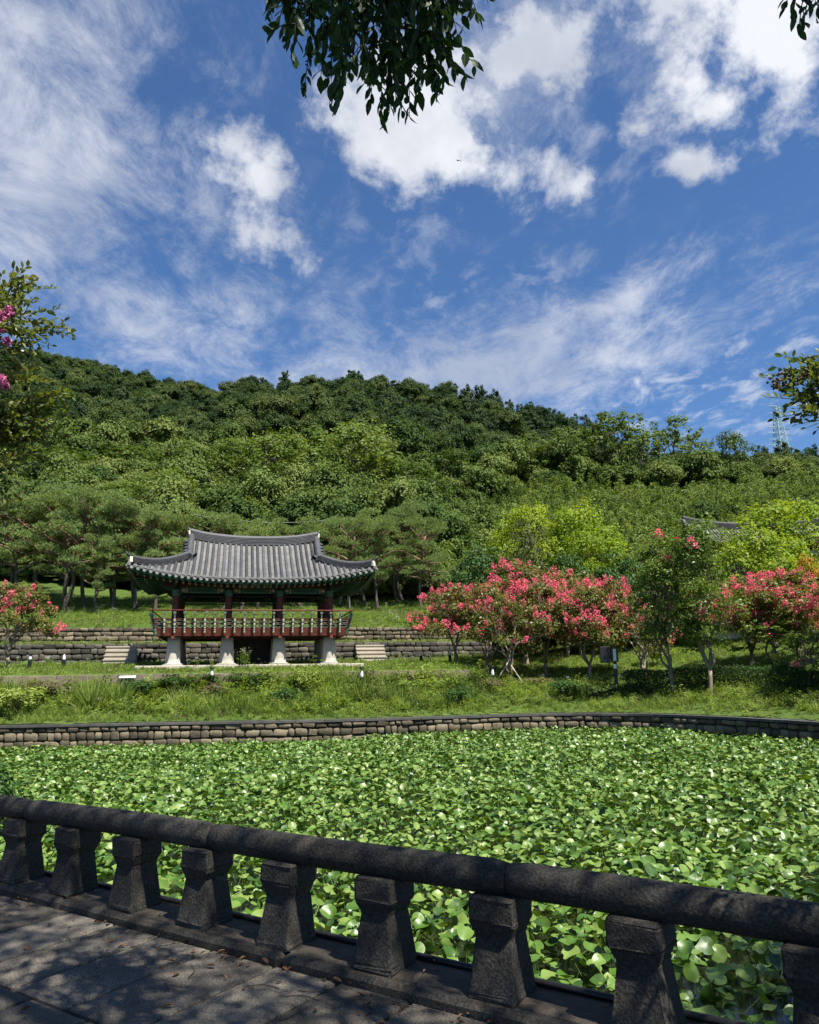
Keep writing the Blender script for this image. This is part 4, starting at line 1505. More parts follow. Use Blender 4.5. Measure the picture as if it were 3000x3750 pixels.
# the largest ones in sight become single leaves
pr = project(P)
dcam = np.linalg.norm(P - _C, axis=1)
k_ = ((RO - _C[:2]) @ RN) / np.maximum(((P[:, :2] - _C[:2]) @ RN), 1e-6)
hit = _C + (P - _C) * k_[:, None]
sr = ((hit[:, :2] - RO) @ RD) % .68
vis = (hit[:, 2] > .67) | ((hit[:, 2] > .12) & (hit[:, 2] < .46) & (sr > .30))
vis &= (pr[:, 0] > -20) & (pr[:, 0] < 3020) & (pr[:, 1] < 3790)
score = np.where(vis, S / dcam, 0)
top = np.argsort(-score)[:300]
single = np.zeros(len(P), bool)
single[top] = True
for i in top:
    o = ob('pond_leaf', PL_M[idx[i]], None, P[i], R[i], (S[i],) * 3)
    if hit[i, 2] < .5:
        gk = int(((hit[i, :2] - RO) @ RD) // .68) + 1
        tag(o, 'glossy pond leaf seen through the %s gap between stone balusters from the left' % (['first', 'second', 'third', 'fourth', 'fifth', 'sixth', 'seventh', 'eighth', 'ninth', 'tenth'][min(max(gk, 0), 9)]), 'leaf', 'pond leaves seen between the balusters')
    else:
        tag(o, 'glossy pond leaf just beyond the handrail, %s' % ('left part' if pr[i, 0] < 1000 else 'middle part' if pr[i, 0] < 2000 else 'right part'), 'leaf', 'pond leaves nearest the railing')
q = ~single
scatter('pond_leaves', P[q], R[q], S[q], idx[q], PL_M, 'dense carpet of glossy round green leaves covering the pond', 'leaves')

# ------------------------------------------------------------------ plant makers
def in_view(p, m=250):
    q = project(p)
    return (q[:, 0] > -m) & (q[:, 0] < 3000 + m) & (p[:, 1] > 0)


def blob_leaves(blobs, n_clump, n_leaf, size, aspect=.55, spread=.28, flat=1.0, up=.55, shell=.72, droop=0.1, bottom=-0.35):
    """blobs: (x,y,z,rx,ry,rz).  clumps sit near the blob surfaces, leaves round each clump"""
    B_ = np.array(blobs, float)
    w = B_[:, 3] * B_[:, 4]
    w /= w.sum()
    bi = rng.choice(len(B_), n_clump, p=w)
    d = rdir(n_clump)
    d[:, 2] = np.where(d[:, 2] < bottom, -d[:, 2] * .6, d[:, 2])
    d = unit(d)
    rad = shell + (1 - shell) * rng.random(n_clump) ** .6
    rad += rng.normal(0, .06, n_clump)
    Rb = B_[bi, 3:6]
    Cc = B_[bi, :3] + d * Rb * rad[:, None]
    cr = Rb.mean(1) * spread * rng.uniform(.6, 1.35, n_clump)
    li = np.repeat(np.arange(n_clump), n_leaf)
    n = len(li)
    q = rdir(n) * (rng.random(n) ** .45)[:, None]
    q[:, 2] *= flat * .75
    Pp = Cc[li] + q * cr[li][:, None]
    nr = unit(d[li] * .55 + q * .5 + np.array([0, 0, up]) + rng.normal(0, .45, (n, 3)))
    D = unit(np.cross(nr, rdir(n)))
    s = size * rng.uniform(.65, 1.35, n)
    return kites(Pp - D * s[:, None] * .5, D, s, s * aspect, nr, .5, droop)


def limb(b, a, c, r0, r1, wob=.12, n=6, seg=6, sag=0.0):
    a, c = Vector(a), Vector(c)
    L_ = (c - a).length
    o1 = Vector((random.uniform(-1, 1), random.uniform(-1, 1), random.uniform(-.4, .4))) * wob * L_
    o2 = Vector((random.uniform(-1, 1), random.uniform(-1, 1), random.uniform(-.4, .4))) * wob * L_ * .6
    path, rad = [], []
    for i in range(n + 1):
        t = i / n
        path.append(a.lerp(c, t) + o1 * math.sin(math.pi * t) + o2 * math.sin(2 * math.pi * t) + Vector((0, 0, -sag * L_ * t * t)))
        rad.append(r0 + (r1 - r0) * t)
    b.tube(path, rad, seg, cap=True)
    return path


class Kind:
    """one kind of tree: meshes for its parts plus its built height and width"""

    def __init__(self, name, parts, h, w):
        self.name, self.parts, self.h, self.w = name, parts, h, w


def plant(kind, x, y, top_z=None, width=None, label=None, cat='tree', group=None, rz=None, z=None, h=None, lean=0.0):
    z = gz1(x, y) - .06 if z is None else z
    H = (top_z - z) if top_z is not None else (h or kind.h)
    sz = H / kind.h
    sw = (width / kind.w) if width else sz
    r_ = empty(kind.name, (x, y, z), random.uniform(0, 6.28) if rz is None else rz, (sw, sw, sz))
    if lean: r_.rotation_euler = (0, lean, r_.rotation_euler[2])
    for nm, me in kind.parts: ob(nm, me, r_)
    tag(r_, label, cat, group)
    return r_


def plant_px(kind, px, top_py, Y, wpx=None, **k):
    p = at_y(px, top_py, Y)
    return plant(kind, p[0], p[1], top_z=p[2], width=None if wpx is None else wpx * np.linalg.norm(p - _C) / F, **k)


def broadleaf(name, leaf, bark, h=10., w=9., n_clump=190, n_leaf=26, size=.34, seed=0, lowc=.28, nblob=11, trunk_r=.2, aspect=.6, open_=False, stems=1):
    random.seed(seed)
    blobs = []
    for k in range(nblob):
        a = k * 2.4 + random.uniform(-.4, .4)
        t = (k + .5) / nblob
        zc = h * (lowc + .08 + (1 - lowc - .22) * t)
        prof = math.sin(math.pi * min(1, .22 + .72 * t)) ** .7
        rad = w * .5 * prof * random.uniform(.45, .72)
        if k == nblob - 1: rad = w * .06
        br = w * random.uniform(.17, .25)
        blobs.append((rad * math.cos(a), rad * math.sin(a), zc, br, br, br * random.uniform(.7, .9)))
    cr = blob_leaves(blobs, n_clump, n_leaf, size, aspect, spread=.42 if not open_ else .3)
    b = MB()
    for s in range(stems):
        a = 2 * math.pi * s / stems
        off = Vector((.25 * math.cos(a), .25 * math.sin(a), 0)) if stems > 1 else Vector((0, 0, 0))
        top = Vector((off.x * 3, off.y * 3, h * (lowc + .1)))
        limb(b, off + Vector((0, 0, -.3)), top, trunk_r / math.sqrt(stems), trunk_r * .6 / math.sqrt(stems), .07, 7, 8)
        for i, bl in enumerate(blobs):
            if i % stems == s:
                limb(b, top * random.uniform(.7, 1), (bl[0] * .92, bl[1] * .92, bl[2] + bl[5] * .2), trunk_r * .42 / math.sqrt(stems), trunk_r * .08, .12, 6, 5)
                for _ in range(3):
                    d_ = Vector(rdir(1)[0]) * bl[3] * .9
                    limb(b, (bl[0] * .6, bl[1] * .6, bl[2] * .6 + top.z * .4), Vector(bl[:3]) + d_, trunk_r * .16, trunk_r * .04, .12, 4, 4)
    return Kind(name, [('trunk', b.mesh('trunk', bark, smooth=True)), ('crown', quads_mesh('crown', cr, leaf))], h, w)


def pine(seed, h=9.0, w=6.5):
    random.seed(seed)
    b = MB()
    blobs = []
    a0 = random.uniform(0, 6.28)
    bend = random.uniform(.7, 1.3)
    tr = []
    nseg = 12
    for i in range(nseg + 1):
        t = i / nseg
        tr.append(Vector((bend * math.sin(t * 3.6 + .4) * math.cos(a0) * .75, bend * math.sin(t * 4.2) * math.sin(a0) * .75, t * h * .82 - .3)))
    b.tube(tr, [.165 * (1 - .55 * i / nseg) for i in range(nseg + 1)], 9)
    nl = random.randint(10, 13)
    for k in range(nl):
        t = .40 + .6 * (k + random.uniform(0, .5)) / nl
        p = tr[min(nseg, int(t * nseg))]
        a = k * 2.4 + random.uniform(-.5, .5)
        reach = w * .5 * random.uniform(.55, 1.0) * (1 - .55 * max(0, t - .7) / .3)
        e = p + Vector((math.cos(a) * reach, math.sin(a) * reach, random.uniform(-.2, 1.3) + .5 * t))
        e.z = min(e.z, h * .93)
        pth = limb(b, p, e, .085 * (1.6 - t * .6), .035, .2, 8, 6)
        for q in (5, 8):
            c = pth[q] + Vector((random.uniform(-.4, .4), random.uniform(-.4, .4), random.uniform(.05, .35)))
            rr = random.uniform(.55, .95)
            blobs.append((c.x, c.y, c.z, rr, rr, rr * .55))
            for _ in range(2):
                limb(b, pth[q], c + Vector((random.uniform(-.5, .5), random.uniform(-.5, .5), .05)), .022, .008, .15, 3, 4)
    for k in range(9):
        a = random.uniform(0, 6.28)
        rr = random.uniform(.6, 1.0)
        q = random.uniform(0, w * .33)
        blobs.append((tr[-1].x + q * math.cos(a), tr[-1].y + q * math.sin(a), h * random.uniform(.80, .97), rr, rr, rr * .55))
        limb(b, tr[-2], blobs[-1][:3], .05, .012, .15, 5, 5)
    # needle tufts
    B_ = np.array(blobs)
    n = 3600
    w_ = B_[:, 3] ** 2
    bi = rng.choice(len(B_), n, p=w_ / w_.sum())
    d = rdir(n)
    d[:, 2] = np.abs(d[:, 2]) - .25 * rng.random(n)
    c = B_[bi, :3] + d * B_[bi, 3:6] * (rng.random(n) ** .4)[:, None]
    D0 = unit(d * np.array([.8, .8, .5]) + np.array([0, 0, .6]) + rng.normal(0, .25, (n, 3)))
    K = []
    for _ in range(4):
        D = unit(D0 + rng.normal(0, .55, (n, 3)))
        K.append(kites(c, D, rng.uniform(.15, .27, n), rng.uniform(.032, .055, n), None, .5, .1))
    return Kind('pine_tree', [('trunk', b.mesh('trunk', MT['pine_bark'], smooth=True)), ('crown', quads_mesh('crown', np.concatenate(K), MT['pine']))], h, w)


def crape(seed, h=4.2, w=4.0, bloom=1.0, leafm='crape_leaf', stems=3, trunk_h=1.3, upright=False, n_clump=260, n_leaf=28, petal='blossom'):
    random.seed(seed)
    b = MB()
    blobs = []
    nb = 11
    for k in range(nb):
        a = k * 2.4 + random.uniform(-.3, .3)
        if upright:
            t = (k + .5) / nb
            rad, zc = w * .5 * random.uniform(.15, .70) * (.55 + .45 * math.sin(math.pi * min(1, t + .25))), trunk_h + (h - trunk_h) * (.1 + .82 * t)
            br = w * random.uniform(.13, .19)
            blobs.append((rad * math.cos(a), rad * math.sin(a), zc, br, br, br * 1.7))
        else:
            rr = math.sqrt((k + .5) / nb)
            rad = w * .5 * rr * .74
            zc = h * (.86 - .50 * rr ** 2.2) + random.uniform(-.1, .1)
            br = w * random.uniform(.15, .20)
            blobs.append((rad * math.cos(a), rad * math.sin(a), zc, br, br, br * .72))
    fork = Vector((random.uniform(-.08, .08), random.uniform(-.08, .08), trunk_h * (.45 if not upright else .75)))
    limb(b, (0, 0, -.2), fork, .085, .075, .05, 5, 8)
    st = []
    for s in range(stems):
        a = 2 * math.pi * s / stems + .4
        e = fork + Vector((math.cos(a) * w * (.13 if not upright else .07), math.sin(a) * w * (.13 if not upright else .07), (h - trunk_h) * .38 + trunk_h * .4))
        st.append(limb(b, fork, e, .055, .035, .14, 6, 6))
    for i, bl in enumerate(blobs):
        s = st[i % stems]
        p = s[random.choice((3, 4, 5, 6))]
        pth = limb(b, p, (bl[0], bl[1], bl[2]), .028, .010, .14, 6, 5)
        for _ in range(5):
            d_ = Vector(rdir(1)[0]); d_.z = abs(d_.z) * .8
            limb(b, pth[random.choice((2, 3, 4, 5))], Vector(bl[:3]) + d_ * bl[3] * .95, .012, .004, .12, 4, 4)
    cr = blob_leaves(blobs, n_clump, n_leaf, .115, .6, spread=.45, up=.4, shell=.55)
    parts = [('trunk', b.mesh('trunk', MT['smooth_bark'], smooth=True)), ('crown', quads_mesh('crown', cr, MT[leafm]))]
    if bloom > 0:
        # flower heads: cones of crumpled petals standing on the outer shoots
        nbz = int(200 * bloom)
        B_ = np.array(blobs)
        bi = rng.integers(0, len(B_), nbz)
        d = rdir(nbz); d[:, 2] = np.abs(d[:, 2]) * (1.0) + .02
        d = unit(d * np.array([1, 1, .75]))
        c = B_[bi, :3] + d * B_[bi, 3:6] * rng.uniform(.85, 1.18, nbz)[:, None]
        patch = np.array([mnoise.noise((q[0] * .7 + seed, q[1] * .7, q[2] * .7)) for q in c])
        sel = patch > np.quantile(patch, .25)
        c, d = c[sel], d[sel]
        m_ = 46
        li = np.repeat(np.arange(len(c)), m_)
        n = len(li)
        t = rng.random(n)
        q = rdir(n) * ((1 - t * .75) * .10 * h / 4.2)[:, None]
        ax = unit(d * .6 + np.array([0, 0, .5]))
        Pp = c[li] + ax[li] * (t * .26 * h / 4.2)[:, None] + q
        D = unit(q + rng.normal(0, .02, (n, 3)))
        V = kites(Pp, D, rng.uniform(.04, .065, n) * h / 4.2, rng.uniform(.04, .06, n) * h / 4.2, None, .55)
        parts.append(('blossom', quads_mesh('blossom', V, MT[petal])))
    return Kind('crape_myrtle', parts, h, w)


# ------------------------------------------------------------------ pines round the pavilion
PINES = [pine(k) for k in (31, 32, 33, 34, 35)]
pine_px = [(40, 2205, 1790, 58), (62, 2200, 1830, 61), (125, 2180, 1775, 62), (160, 2215, 1800, 57), (213, 2229, 1800, 56), (253, 2243, 1790, 55), (315, 2230, 1810, 57), (345, 2250, 1960, 54), (408, 2236, 1830, 57), (438, 2224, 1850, 59),
           (478, 2236, 1835, 56), (520, 2229, 1870, 58), (556, 2240, 1850, 56), (660, 2220, 1880, 60), (791, 2236, 1880, 58), (881, 2240, 1920, 57), (930, 2228, 1900, 60), (1040, 2216, 1900, 62), (1127, 2230, 1910, 59),
           (1240, 2222, 1885, 59), (1284, 2236, 1900, 57), (1353, 2219, 1860, 60), (1383, 2233, 1890, 56), (1470, 2212, 1840, 59), (1495, 2202, 1900, 61), (1544, 2228, 1900, 55), (1572, 2207, 1960, 58)]
_names = ['leftmost', 'second', 'third', 'fourth', 'fifth', 'sixth', 'seventh', 'eighth', 'ninth', 'tenth', 'eleventh', 'twelfth', 'thirteenth', 'fourteenth', 'fifteenth', 'sixteenth', 'seventeenth', 'eighteenth', 'nineteenth', 'twentieth', 'twenty-first', 'twenty-second', 'twenty-third', 'twenty-fourth', 'twenty-fifth', 'twenty-sixth', 'rightmost']
# keep only bases that meet the slope: find the depth at which the ground shows at that pixel
def ground_hit(px, py, y0=30., y1=200.):
    lo = None
    for yy in np.arange(y0, y1, .25):
        p = at_y(px, py, yy)
        if p[2] < gz1(p[0], p[1]): return p
    return at_y(px, py, 60.)


for i, (px, by, ty, Yd) in enumerate(pine_px):
    p = ground_hit(px, by, 45)
    Yg = p[1] if 48 < p[1] < 66 else Yd
    p = at_y(px, by, Yg)
    tz = at_y(px, ty, Yg)[2]
    k = PINES[i % 5]
    side = 'left of the pavilion' if px < 480 else ('behind the pavilion' if px < 1300 else 'right of the pavilion')
    plant(k, p[0], p[1], top_z=tz, width=random.uniform(4.6, 6.6) * (.6 if ty > 1950 else 1), label='twisted pine %s, %s pine from the left' % (side, _names[i]), group='pines on the sloping lawn', rz=random.uniform(0, 6.28), lean=random.uniform(-.16, .16))

# ------------------------------------------------------------------ single trees on the slope
OAK = [broadleaf('oak_tree', MT['oak'], MT['bark'], seed=41), broadleaf('oak_tree', MT['oak'], MT['bark'], seed=42, nblob=13)]
OAKL = [broadleaf('oak_tree', MT['oak_lt'], MT['bark'], seed=43, nblob=15, n_clump=230, n_leaf=26, size=.32, trunk_r=.28, lowc=.22), broadleaf('oak_tree', MT['oak_lt'], MT['bark'], seed=44, nblob=14, n_clump=230, n_leaf=26, size=.32, trunk_r=.28, lowc=.22)]
YEL = [broadleaf('yellow_green_tree', MT['yellow_green'], MT['bark'], h=7, w=6.5, size=.19, n_clump=260, n_leaf=34, seed=45, lowc=.15, stems=2, trunk_r=.14), broadleaf('yellow_green_tree', MT['yellow_green'], MT['bark'], h=7, w=6.5, size=.19, n_clump=260, n_leaf=34, seed=46, lowc=.12, stems=3, trunk_r=.15)]
OLV = broadleaf('bare_twig_tree', MT['olive'], MT['bark'], h=6, w=5, size=.2, n_clump=110, n_leaf=16, seed=47, lowc=.2, stems=3, trunk_r=.14, open_=True)
GLS = broadleaf('evergreen_tree', MT['glossy'], MT['bark'], h=6.5, w=6, size=.20, n_clump=260, n_leaf=30, seed=48, lowc=.05, trunk_r=.14)
ACA = [broadleaf('acacia_tree', MT['acacia'], MT['bark'], h=13, w=11, size=.42, n_clump=130, n_leaf=22, seed=49, lowc=.3, nblob=12, open_=True, trunk_r=.25), broadleaf('acacia_tree', MT['acacia'], MT['bark'], h=13, w=10, size=.42, n_clump=110, n_leaf=22, seed=50, lowc=.35, nblob=10, open_=True, trunk_r=.25)]
MAR = broadleaf('maroon_maple', MT['maroon'], MT['bark'], h=6, w=5, size=.16, n_clump=200, n_leaf=26, seed=51, lowc=.25, trunk_r=.12)
ORA = broadleaf('orange_tree', MT['orange'], MT['bark'], h=4, w=3.4, size=.16, n_clump=120, n_leaf=22, seed=52, lowc=.15, trunk_r=.09)

T = [
    (OAKL[0], 1290, 1555, 97, 400, 'broad spreading light green oak on the slope above the pavilion roof, right of the pair'),
    (OAKL[1], 1010, 1568, 99, 330, 'broad spreading light green oak on the slope above the pavilion roof, left of the pair'),
    (OAKL[1], 850, 1600, 104, 260, 'light green oak just left of the pair of spreading oaks'),
    (OAKL[0], 620, 1725, 80, 330, 'round mid green oak behind the pines left of the pavilion'),
    (OAKL[1], 470, 1760, 84, 260, 'round green oak above the left pines'),
    (OAK[0], 800, 1770, 80, 280, 'dense green oak right above the left end of the pavilion roof'),
    (OAKL[0], 905, 1830, 74, 230, 'low rounded oak just behind the left pavilion ridge end'),
    (OAK[1], 1020, 1700, 88, 300, 'dark green oak below the pair of spreading oaks'),
    (OAK[0], 250, 1660, 100, 420, 'dark brownish green oak high behind the leftmost pines'),
    (OAK[1], 40, 1650, 100, 400, 'dark oak at the left edge behind the pines'),
    (OAK[0], 480, 1640, 108, 360, 'dark oak between the left edge trees and the spreading oaks'),
    (OAK[1], 1150, 1800, 76, 260, 'dark green tree behind the middle of the pavilion ridge'),
    (OAK[0], 1500, 1690, 100, 300, 'dark green oak right of the pair of spreading oaks'),
    (OAK[1], 1660, 1640, 112, 260, 'dark green oak on the slope over the bamboo'),
    (ACA[0], 1950, 1600, 124, 230, 'loose crowned acacia at the left end of the skyline row'),
    (ACA[1], 2070, 1560, 124, 200, 'acacia next to the left end of the skyline row'),
    (ACA[0], 2240, 1497, 126, 300, 'tallest loose crowned acacia on the right skyline'),
    (ACA[1], 2340, 1560, 123, 220, 'acacia between the two tallest skyline trees'),
    (ACA[1], 2450, 1518, 125, 250, 'lighter acacia on the right skyline, right of the tallest'),
    (OAK[0], 2560, 1650, 128, 180, 'small dark tree in the gap right of the skyline acacias'),
    (OAK[1], 2670, 1572, 124, 150, 'dark lone tree on the skyline left of the pylon'),
    (ACA[1], 2800, 1690, 135, 220, 'low acacia on the skyline below the pylon'),
    (OAK[0], 2950, 1680, 140, 260, 'low round tree on the skyline at the right edge'),
    (YEL[0], 1925, 1838, 60, 310, 'bright yellow green tree behind the pink trees, left one'),
    (YEL[1], 2110, 1843, 59, 320, 'bright yellow green tree behind the pink trees, middle one'),
    (YEL[0], 2160, 1925, 55, 330, 'lower bright yellow green tree behind the pink trees, front one'),
    (OLV, 1925, 1895, 55, 190, 'twiggy olive brown tree standing in front of the yellow green trees'),
    (GLS, 1770, 1990, 52, 280, 'dark glossy evergreen left of the pink trees'),
    (GLS, 2260, 2010, 51, 240, 'dark glossy evergreen right of the yellow green trees'),
    (OAKL[0], 2390, 1990, 53, 240, 'leafy green tree behind the tall slender trees'),
    (GLS, 2060, 2010, 53, 240, 'dark glossy evergreen hidden behind the tallest pink tree'),
    (YEL[1], 2850, 1838, 50, 470, 'yellow green tree in front of the far tiled roof, upper one'),
    (YEL[0], 2750, 1930, 46, 340, 'yellow green tree in front of the far tiled roof, lower one'),
    (YEL[1], 2960, 2060, 45, 200, 'yellow green tree at the right edge under the far roof'),
    (OAKL[1], 2560, 2040, 50, 240, 'light green tree left of the far tiled roof'),
]
for kd, px, ty, Yd, wpx, lab in T:
    plant_px(kd, px, ty, Yd, wpx, label=lab)

# ------------------------------------------------------------------ wooded hill: one mass of crowns
def hill_crown(seed, conic=False, n_clump=64, n_leaf=64, size=.29, leaf='hill'):
    random.seed(seed)
    blobs = []
    if conic:
        for k in range(6):
            t = k / 5
            rr = 1.9 * (1 - .62 * t) + .15
            blobs.append((random.uniform(-.2, .2), random.uniform(-.2, .2), 2.2 + 4.4 * t, rr, rr, 1.0))
    else:
        for k in range(6):
            a = k * 2.4
            q = 1.5 * math.sqrt(k / 6)
            rr = random.uniform(1.2, 1.8)
            blobs.append((q * math.cos(a), q * math.sin(a), 5.4 - .28 * k + random.uniform(-.3, .5), rr, rr, rr * .85))
    V = blob_leaves(blobs, n_clump, n_leaf, size, .7, spread=.5, up=.5, bottom=-.1)
    return quads_mesh('crown', V, MT[leaf])


HC = [hill_crown(61), hill_crown(62), hill_crown(63), hill_crown(64), hill_crown(65, True, leaf='hill_pine'), hill_crown(66, True, leaf='hill_pine')]
HN = [hill_crown(67, n_clump=90, n_leaf=44, size=.28, leaf='hill_near'), hill_crown(68, n_clump=90, n_leaf=44, size=.28, leaf='hill_near'), hill_crown(69, n_clump=90, n_leaf=44, size=.27, leaf='hill_near')]
pp_, ii_, ss_ = [], [], []
yy = 70.0
while yy < 345:
    st = 3.3 if yy < 120 else 4.1
    for xx in np.arange(-.66 * yy, .66 * yy, st):
        x, y = xx + random.uniform(-.5, .5) * st, yy + random.uniform(-.5, .5) * st
        a = x / y
        yr = float(np.interp(a, _rt, _ry))
        if y > yr + 8: continue
        right = sst(np.array(a), .05, .14)
        if y < 118 and random.random() < float(right) * .95: continue          # bamboo and scrub stand there instead
        pp_.append((x, y, 0))
        if y < 125: ii_.append(random.choice((6, 7, 8)))
        else:
            pin = .75 if (a > .05 and y > 185) else .22
            ii_.append(random.choice((4, 5)) if random.random() < pin else random.choice((0, 1, 2, 3)))
        ss_.append(random.uniform(.6, 1.4) * (.85 if y < 100 else 1.0))
    yy += st
pp_ = np.array(pp_)
pp_[:, 2] = gz(pp_[:, 0], pp_[:, 1]) - 1.3
n = len(pp_)
S3 = np.array(ss_)[:, None] * np.stack([rng.uniform(.85, 1.15, n), rng.uniform(.85, 1.15, n), rng.uniform(.8, 1.25, n)], -1)
scatter('forest', pp_, np.stack([np.zeros(n), np.zeros(n), rng.uniform(0, 6.28, n)], -1), S3, ii_, HC + HN, 'dark green wood covering the hillside up to the ridge', 'forest')

# bamboo and tall scrub on the right-hand slope: feathery plumes
def plume(seed, h=6.0):
    random.seed(seed)
    V = []
    for s in range(5):
        a = random.uniform(0, 6.28)
        base = np.array([math.cos(a) * .5, math.sin(a) * .5, 0])
        tip = base + np.array([math.cos(a) * random.uniform(.2, 1.1), math.sin(a) * random.uniform(.2, 1.1), h * random.uniform(.75, 1.0)])
        n = 130
        t = rng.uniform(.15, 1, n)
        c = base + (tip - base) * t[:, None] + np.array([math.cos(a), math.sin(a), -.3]) * (t ** 4 * .7)[:, None]
        d = rdir(n); d[:, 2] = d[:, 2] * .5 - .05
        c = c + d * ((1.15 - t) * .75)[:, None] * rng.random(n)[:, None]
        V.append(kites(c, unit(d + np.array([0, 0, -.25])), rng.uniform(.30, .55, n), rng.uniform(.10, .18, n), rdir(n) + np.array([0, 0, .8]), .4, .2))
    return quads_mesh('plume', np.concatenate(V), MT['bamboo'])


PLM = [plume(71), plume(72), plume(73)]
pp_ = []
yy = 62.0
while yy < 121:
    st = 1.9
    for xx in np.arange(-.10 * yy, .66 * yy, st):
        x, y = xx + random.uniform(-.6, .6) * st, yy + random.uniform(-.6, .6) * st
        a = x / y
        lim = 68 + 50 * float(sst(np.array(a), .0, .12))
        if a < .03 and y < 72: continue
        if y > lim + 3 * mnoise.noise((x * .1, y * .1, 0)): continue
        pp_.append((x, y, 0))
    yy += st
pp_ = np.array(pp_); pp_[:, 2] = gz(pp_[:, 0], pp_[:, 1]) - .2
n = len(pp_)
scatter('bamboo_grove', pp_, np.stack([rng.normal(0, .08, n), rng.normal(0, .08, n), rng.uniform(0, 6.28, n)], -1), rng.uniform(.55, 1.05, n), rng.integers(0, 3, n), PLM, 'feathery bright green bamboo and scrub covering the right-hand slope', 'bamboo')
# undergrowth in the shade behind the pines
pp_ = []
for _ in range(1100):
    y = random.uniform(59.5, 72); x = random.uniform(-.62, .1) * y
    pp_.append((x, y, 0))
for _ in range(420):
    y = random.uniform(46, 62); x = random.uniform(.12, .62) * y
    pp_.append((x, y, 0))
pp_ = np.array(pp_); pp_[:, 2] = gz(pp_[:, 0], pp_[:, 1]) - .5
n = len(pp_)
scatter('undergrowth', pp_, np.stack([np.zeros(n), np.zeros(n), rng.uniform(0, 6.28, n)], -1), rng.uniform(.22, .42, n), rng.integers(0, 3, n), HN, 'shady green undergrowth at the foot of the wooded slope', 'undergrowth')
# ------------------------------------------------------------------ crape myrtles
CR = [crape(81, bloom=.8), crape(82, stems=4, bloom=.62), crape(83, bloom=1.1)]
CRB = crape(84, bloom=.22, n_clump=170, n_leaf=20, stems=5, trunk_h=.9)
TALL = [crape(85, h=7.0, w=3.6, bloom=.05, leafm='crape_green', upright=True, trunk_h=1.5, stems=4, n_clump=250, n_leaf=34), crape(86, h=7.2, w=4.0, bloom=.03, leafm='crape_green', upright=True, trunk_h=1.4, stems=5, n_clump=270, n_leaf=34)]
SMALL = crape(87, h=3.2, w=2.6, bloom=.05, leafm='crape_green', stems=4, trunk_h=.6, n_clump=90)


def crape_px(k, bx, by, ty, wpx, label, Yd=None, group=None, rz=None):
    p = ground_hit(bx, by, 29.5, 50) if Yd is None else at_y(bx, by, Yd)
    t = at_y(bx, ty, p[1])
    return plant(k, p[0], p[1], top_z=t[2], width=wpx * 1.12 * np.linalg.norm(p - _C) / F, label=label, group=group, rz=rz)


g_ = 'pink flowering crape myrtles on the lawn'
crape_px(CR[0], 1667, 2425, 2140, 300, 'pink crape myrtle at the left end of the pink row, nearest the pavilion', 41.5, g_)
crape_px(CR[1], 1780, 2435, 2130, 300, 'pink crape myrtle second from the left in the row by the retaining wall', 41, g_)
crape_px(CRB, 1868, 2448, 2170, 300, 'sparsely flowering crape myrtle propped by two pale poles', 38.5, g_)
crape_px(CR[2], 1930, 2415, 2045, 360, 'tallest pink crape myrtle behind the propped one', 44, g_)
crape_px(CR[0], 2003, 2434, 2110, 290, 'pink crape myrtle with pale forked trunk right of the propped one', 40, g_)
crape_px(CR[1], 2077, 2395, 2080, 320, 'pink crape myrtle behind the middle of the pink row', 46, g_)
crape_px(CR[2], 2158, 2448, 2125, 310, 'pink crape myrtle with slim pale trunk left of the black lamp post', 39, g_)
crape_px(CR[0], 2250, 2440, 2115, 260, 'pink crape myrtle leaning over the black lamp post', 39, g_)
crape_px(CRB, 2361, 2462, 2200, 260, 'dark stemmed crape myrtle behind the hedge with few pink flowers', 37.5, g_)
crape_px(CR[2], 2762, 2457, 2095, 330, 'deep pink crape myrtle behind the hedge, right of the two tall trees', 37, g_)
crape_px(CR[2], 2930, 2460, 2085, 330, 'deep pink crape myrtle at the right edge behind the hedge', 37.5, g_)
crape_px(CR[1], 30, 2440, 2125, 270, 'pink crape myrtle at the left edge of the pavilion lawn', 36.5, g_)
crape_px(TALL[0], 2460, 2549, 1985, 290, 'tall slender green tree on the bank, left of two in front of the hedge', None)
crape_px(TALL[1], 2606, 2549, 1925, 320, 'tall slender green tree on the bank, right of two in front of the hedge', None)
crape_px(SMALL, 2982, 2575, 2290, 230, 'small leafy tree on the bank at the right edge in front of the hedge', None)
crape_px(SMALL, 2850, 2440, 2250, 240, 'small dark green tree behind the hedge under the deep pink crowns', 36)
plant(MAR, 19.6, 32.0, top_z=at_y(2990, 1865, 32)[2], width=4.6, label='dark maroon maple at the right edge of the picture')
plant(OAK[0], 18.6, 25.6, h=9.5, width=6.2, label='leafy oak added out of view past the right edge to shade the bank')  # unseen tree, added as a shade caster for the right bank
plant(OAK[1], 21.0, 29.6, h=9.5, width=6.5, label='second leafy oak added out of view behind the first one to shade the bank')  # another unseen shade caster, added beside it
crape_px(ORA, 2985, 2250, 2030, 110, 'small orange leaved tree at the right edge above the pink blossom', 42)
for px, ty, wp, lab in ((2230, 2305, 110, 'bright yellow green shrub behind the lamp post'), (2400, 2320, 130, 'bright yellow green shrub between lamp post and tall trees')):
    p = at_y(px, 2420, 40.5)
    plant(YEL[0], p[0], p[1], top_z=at_y(px, ty, 40.5)[2], width=wp * 41 / F, label=lab, cat='shrub').name = 'yellow_shrub'

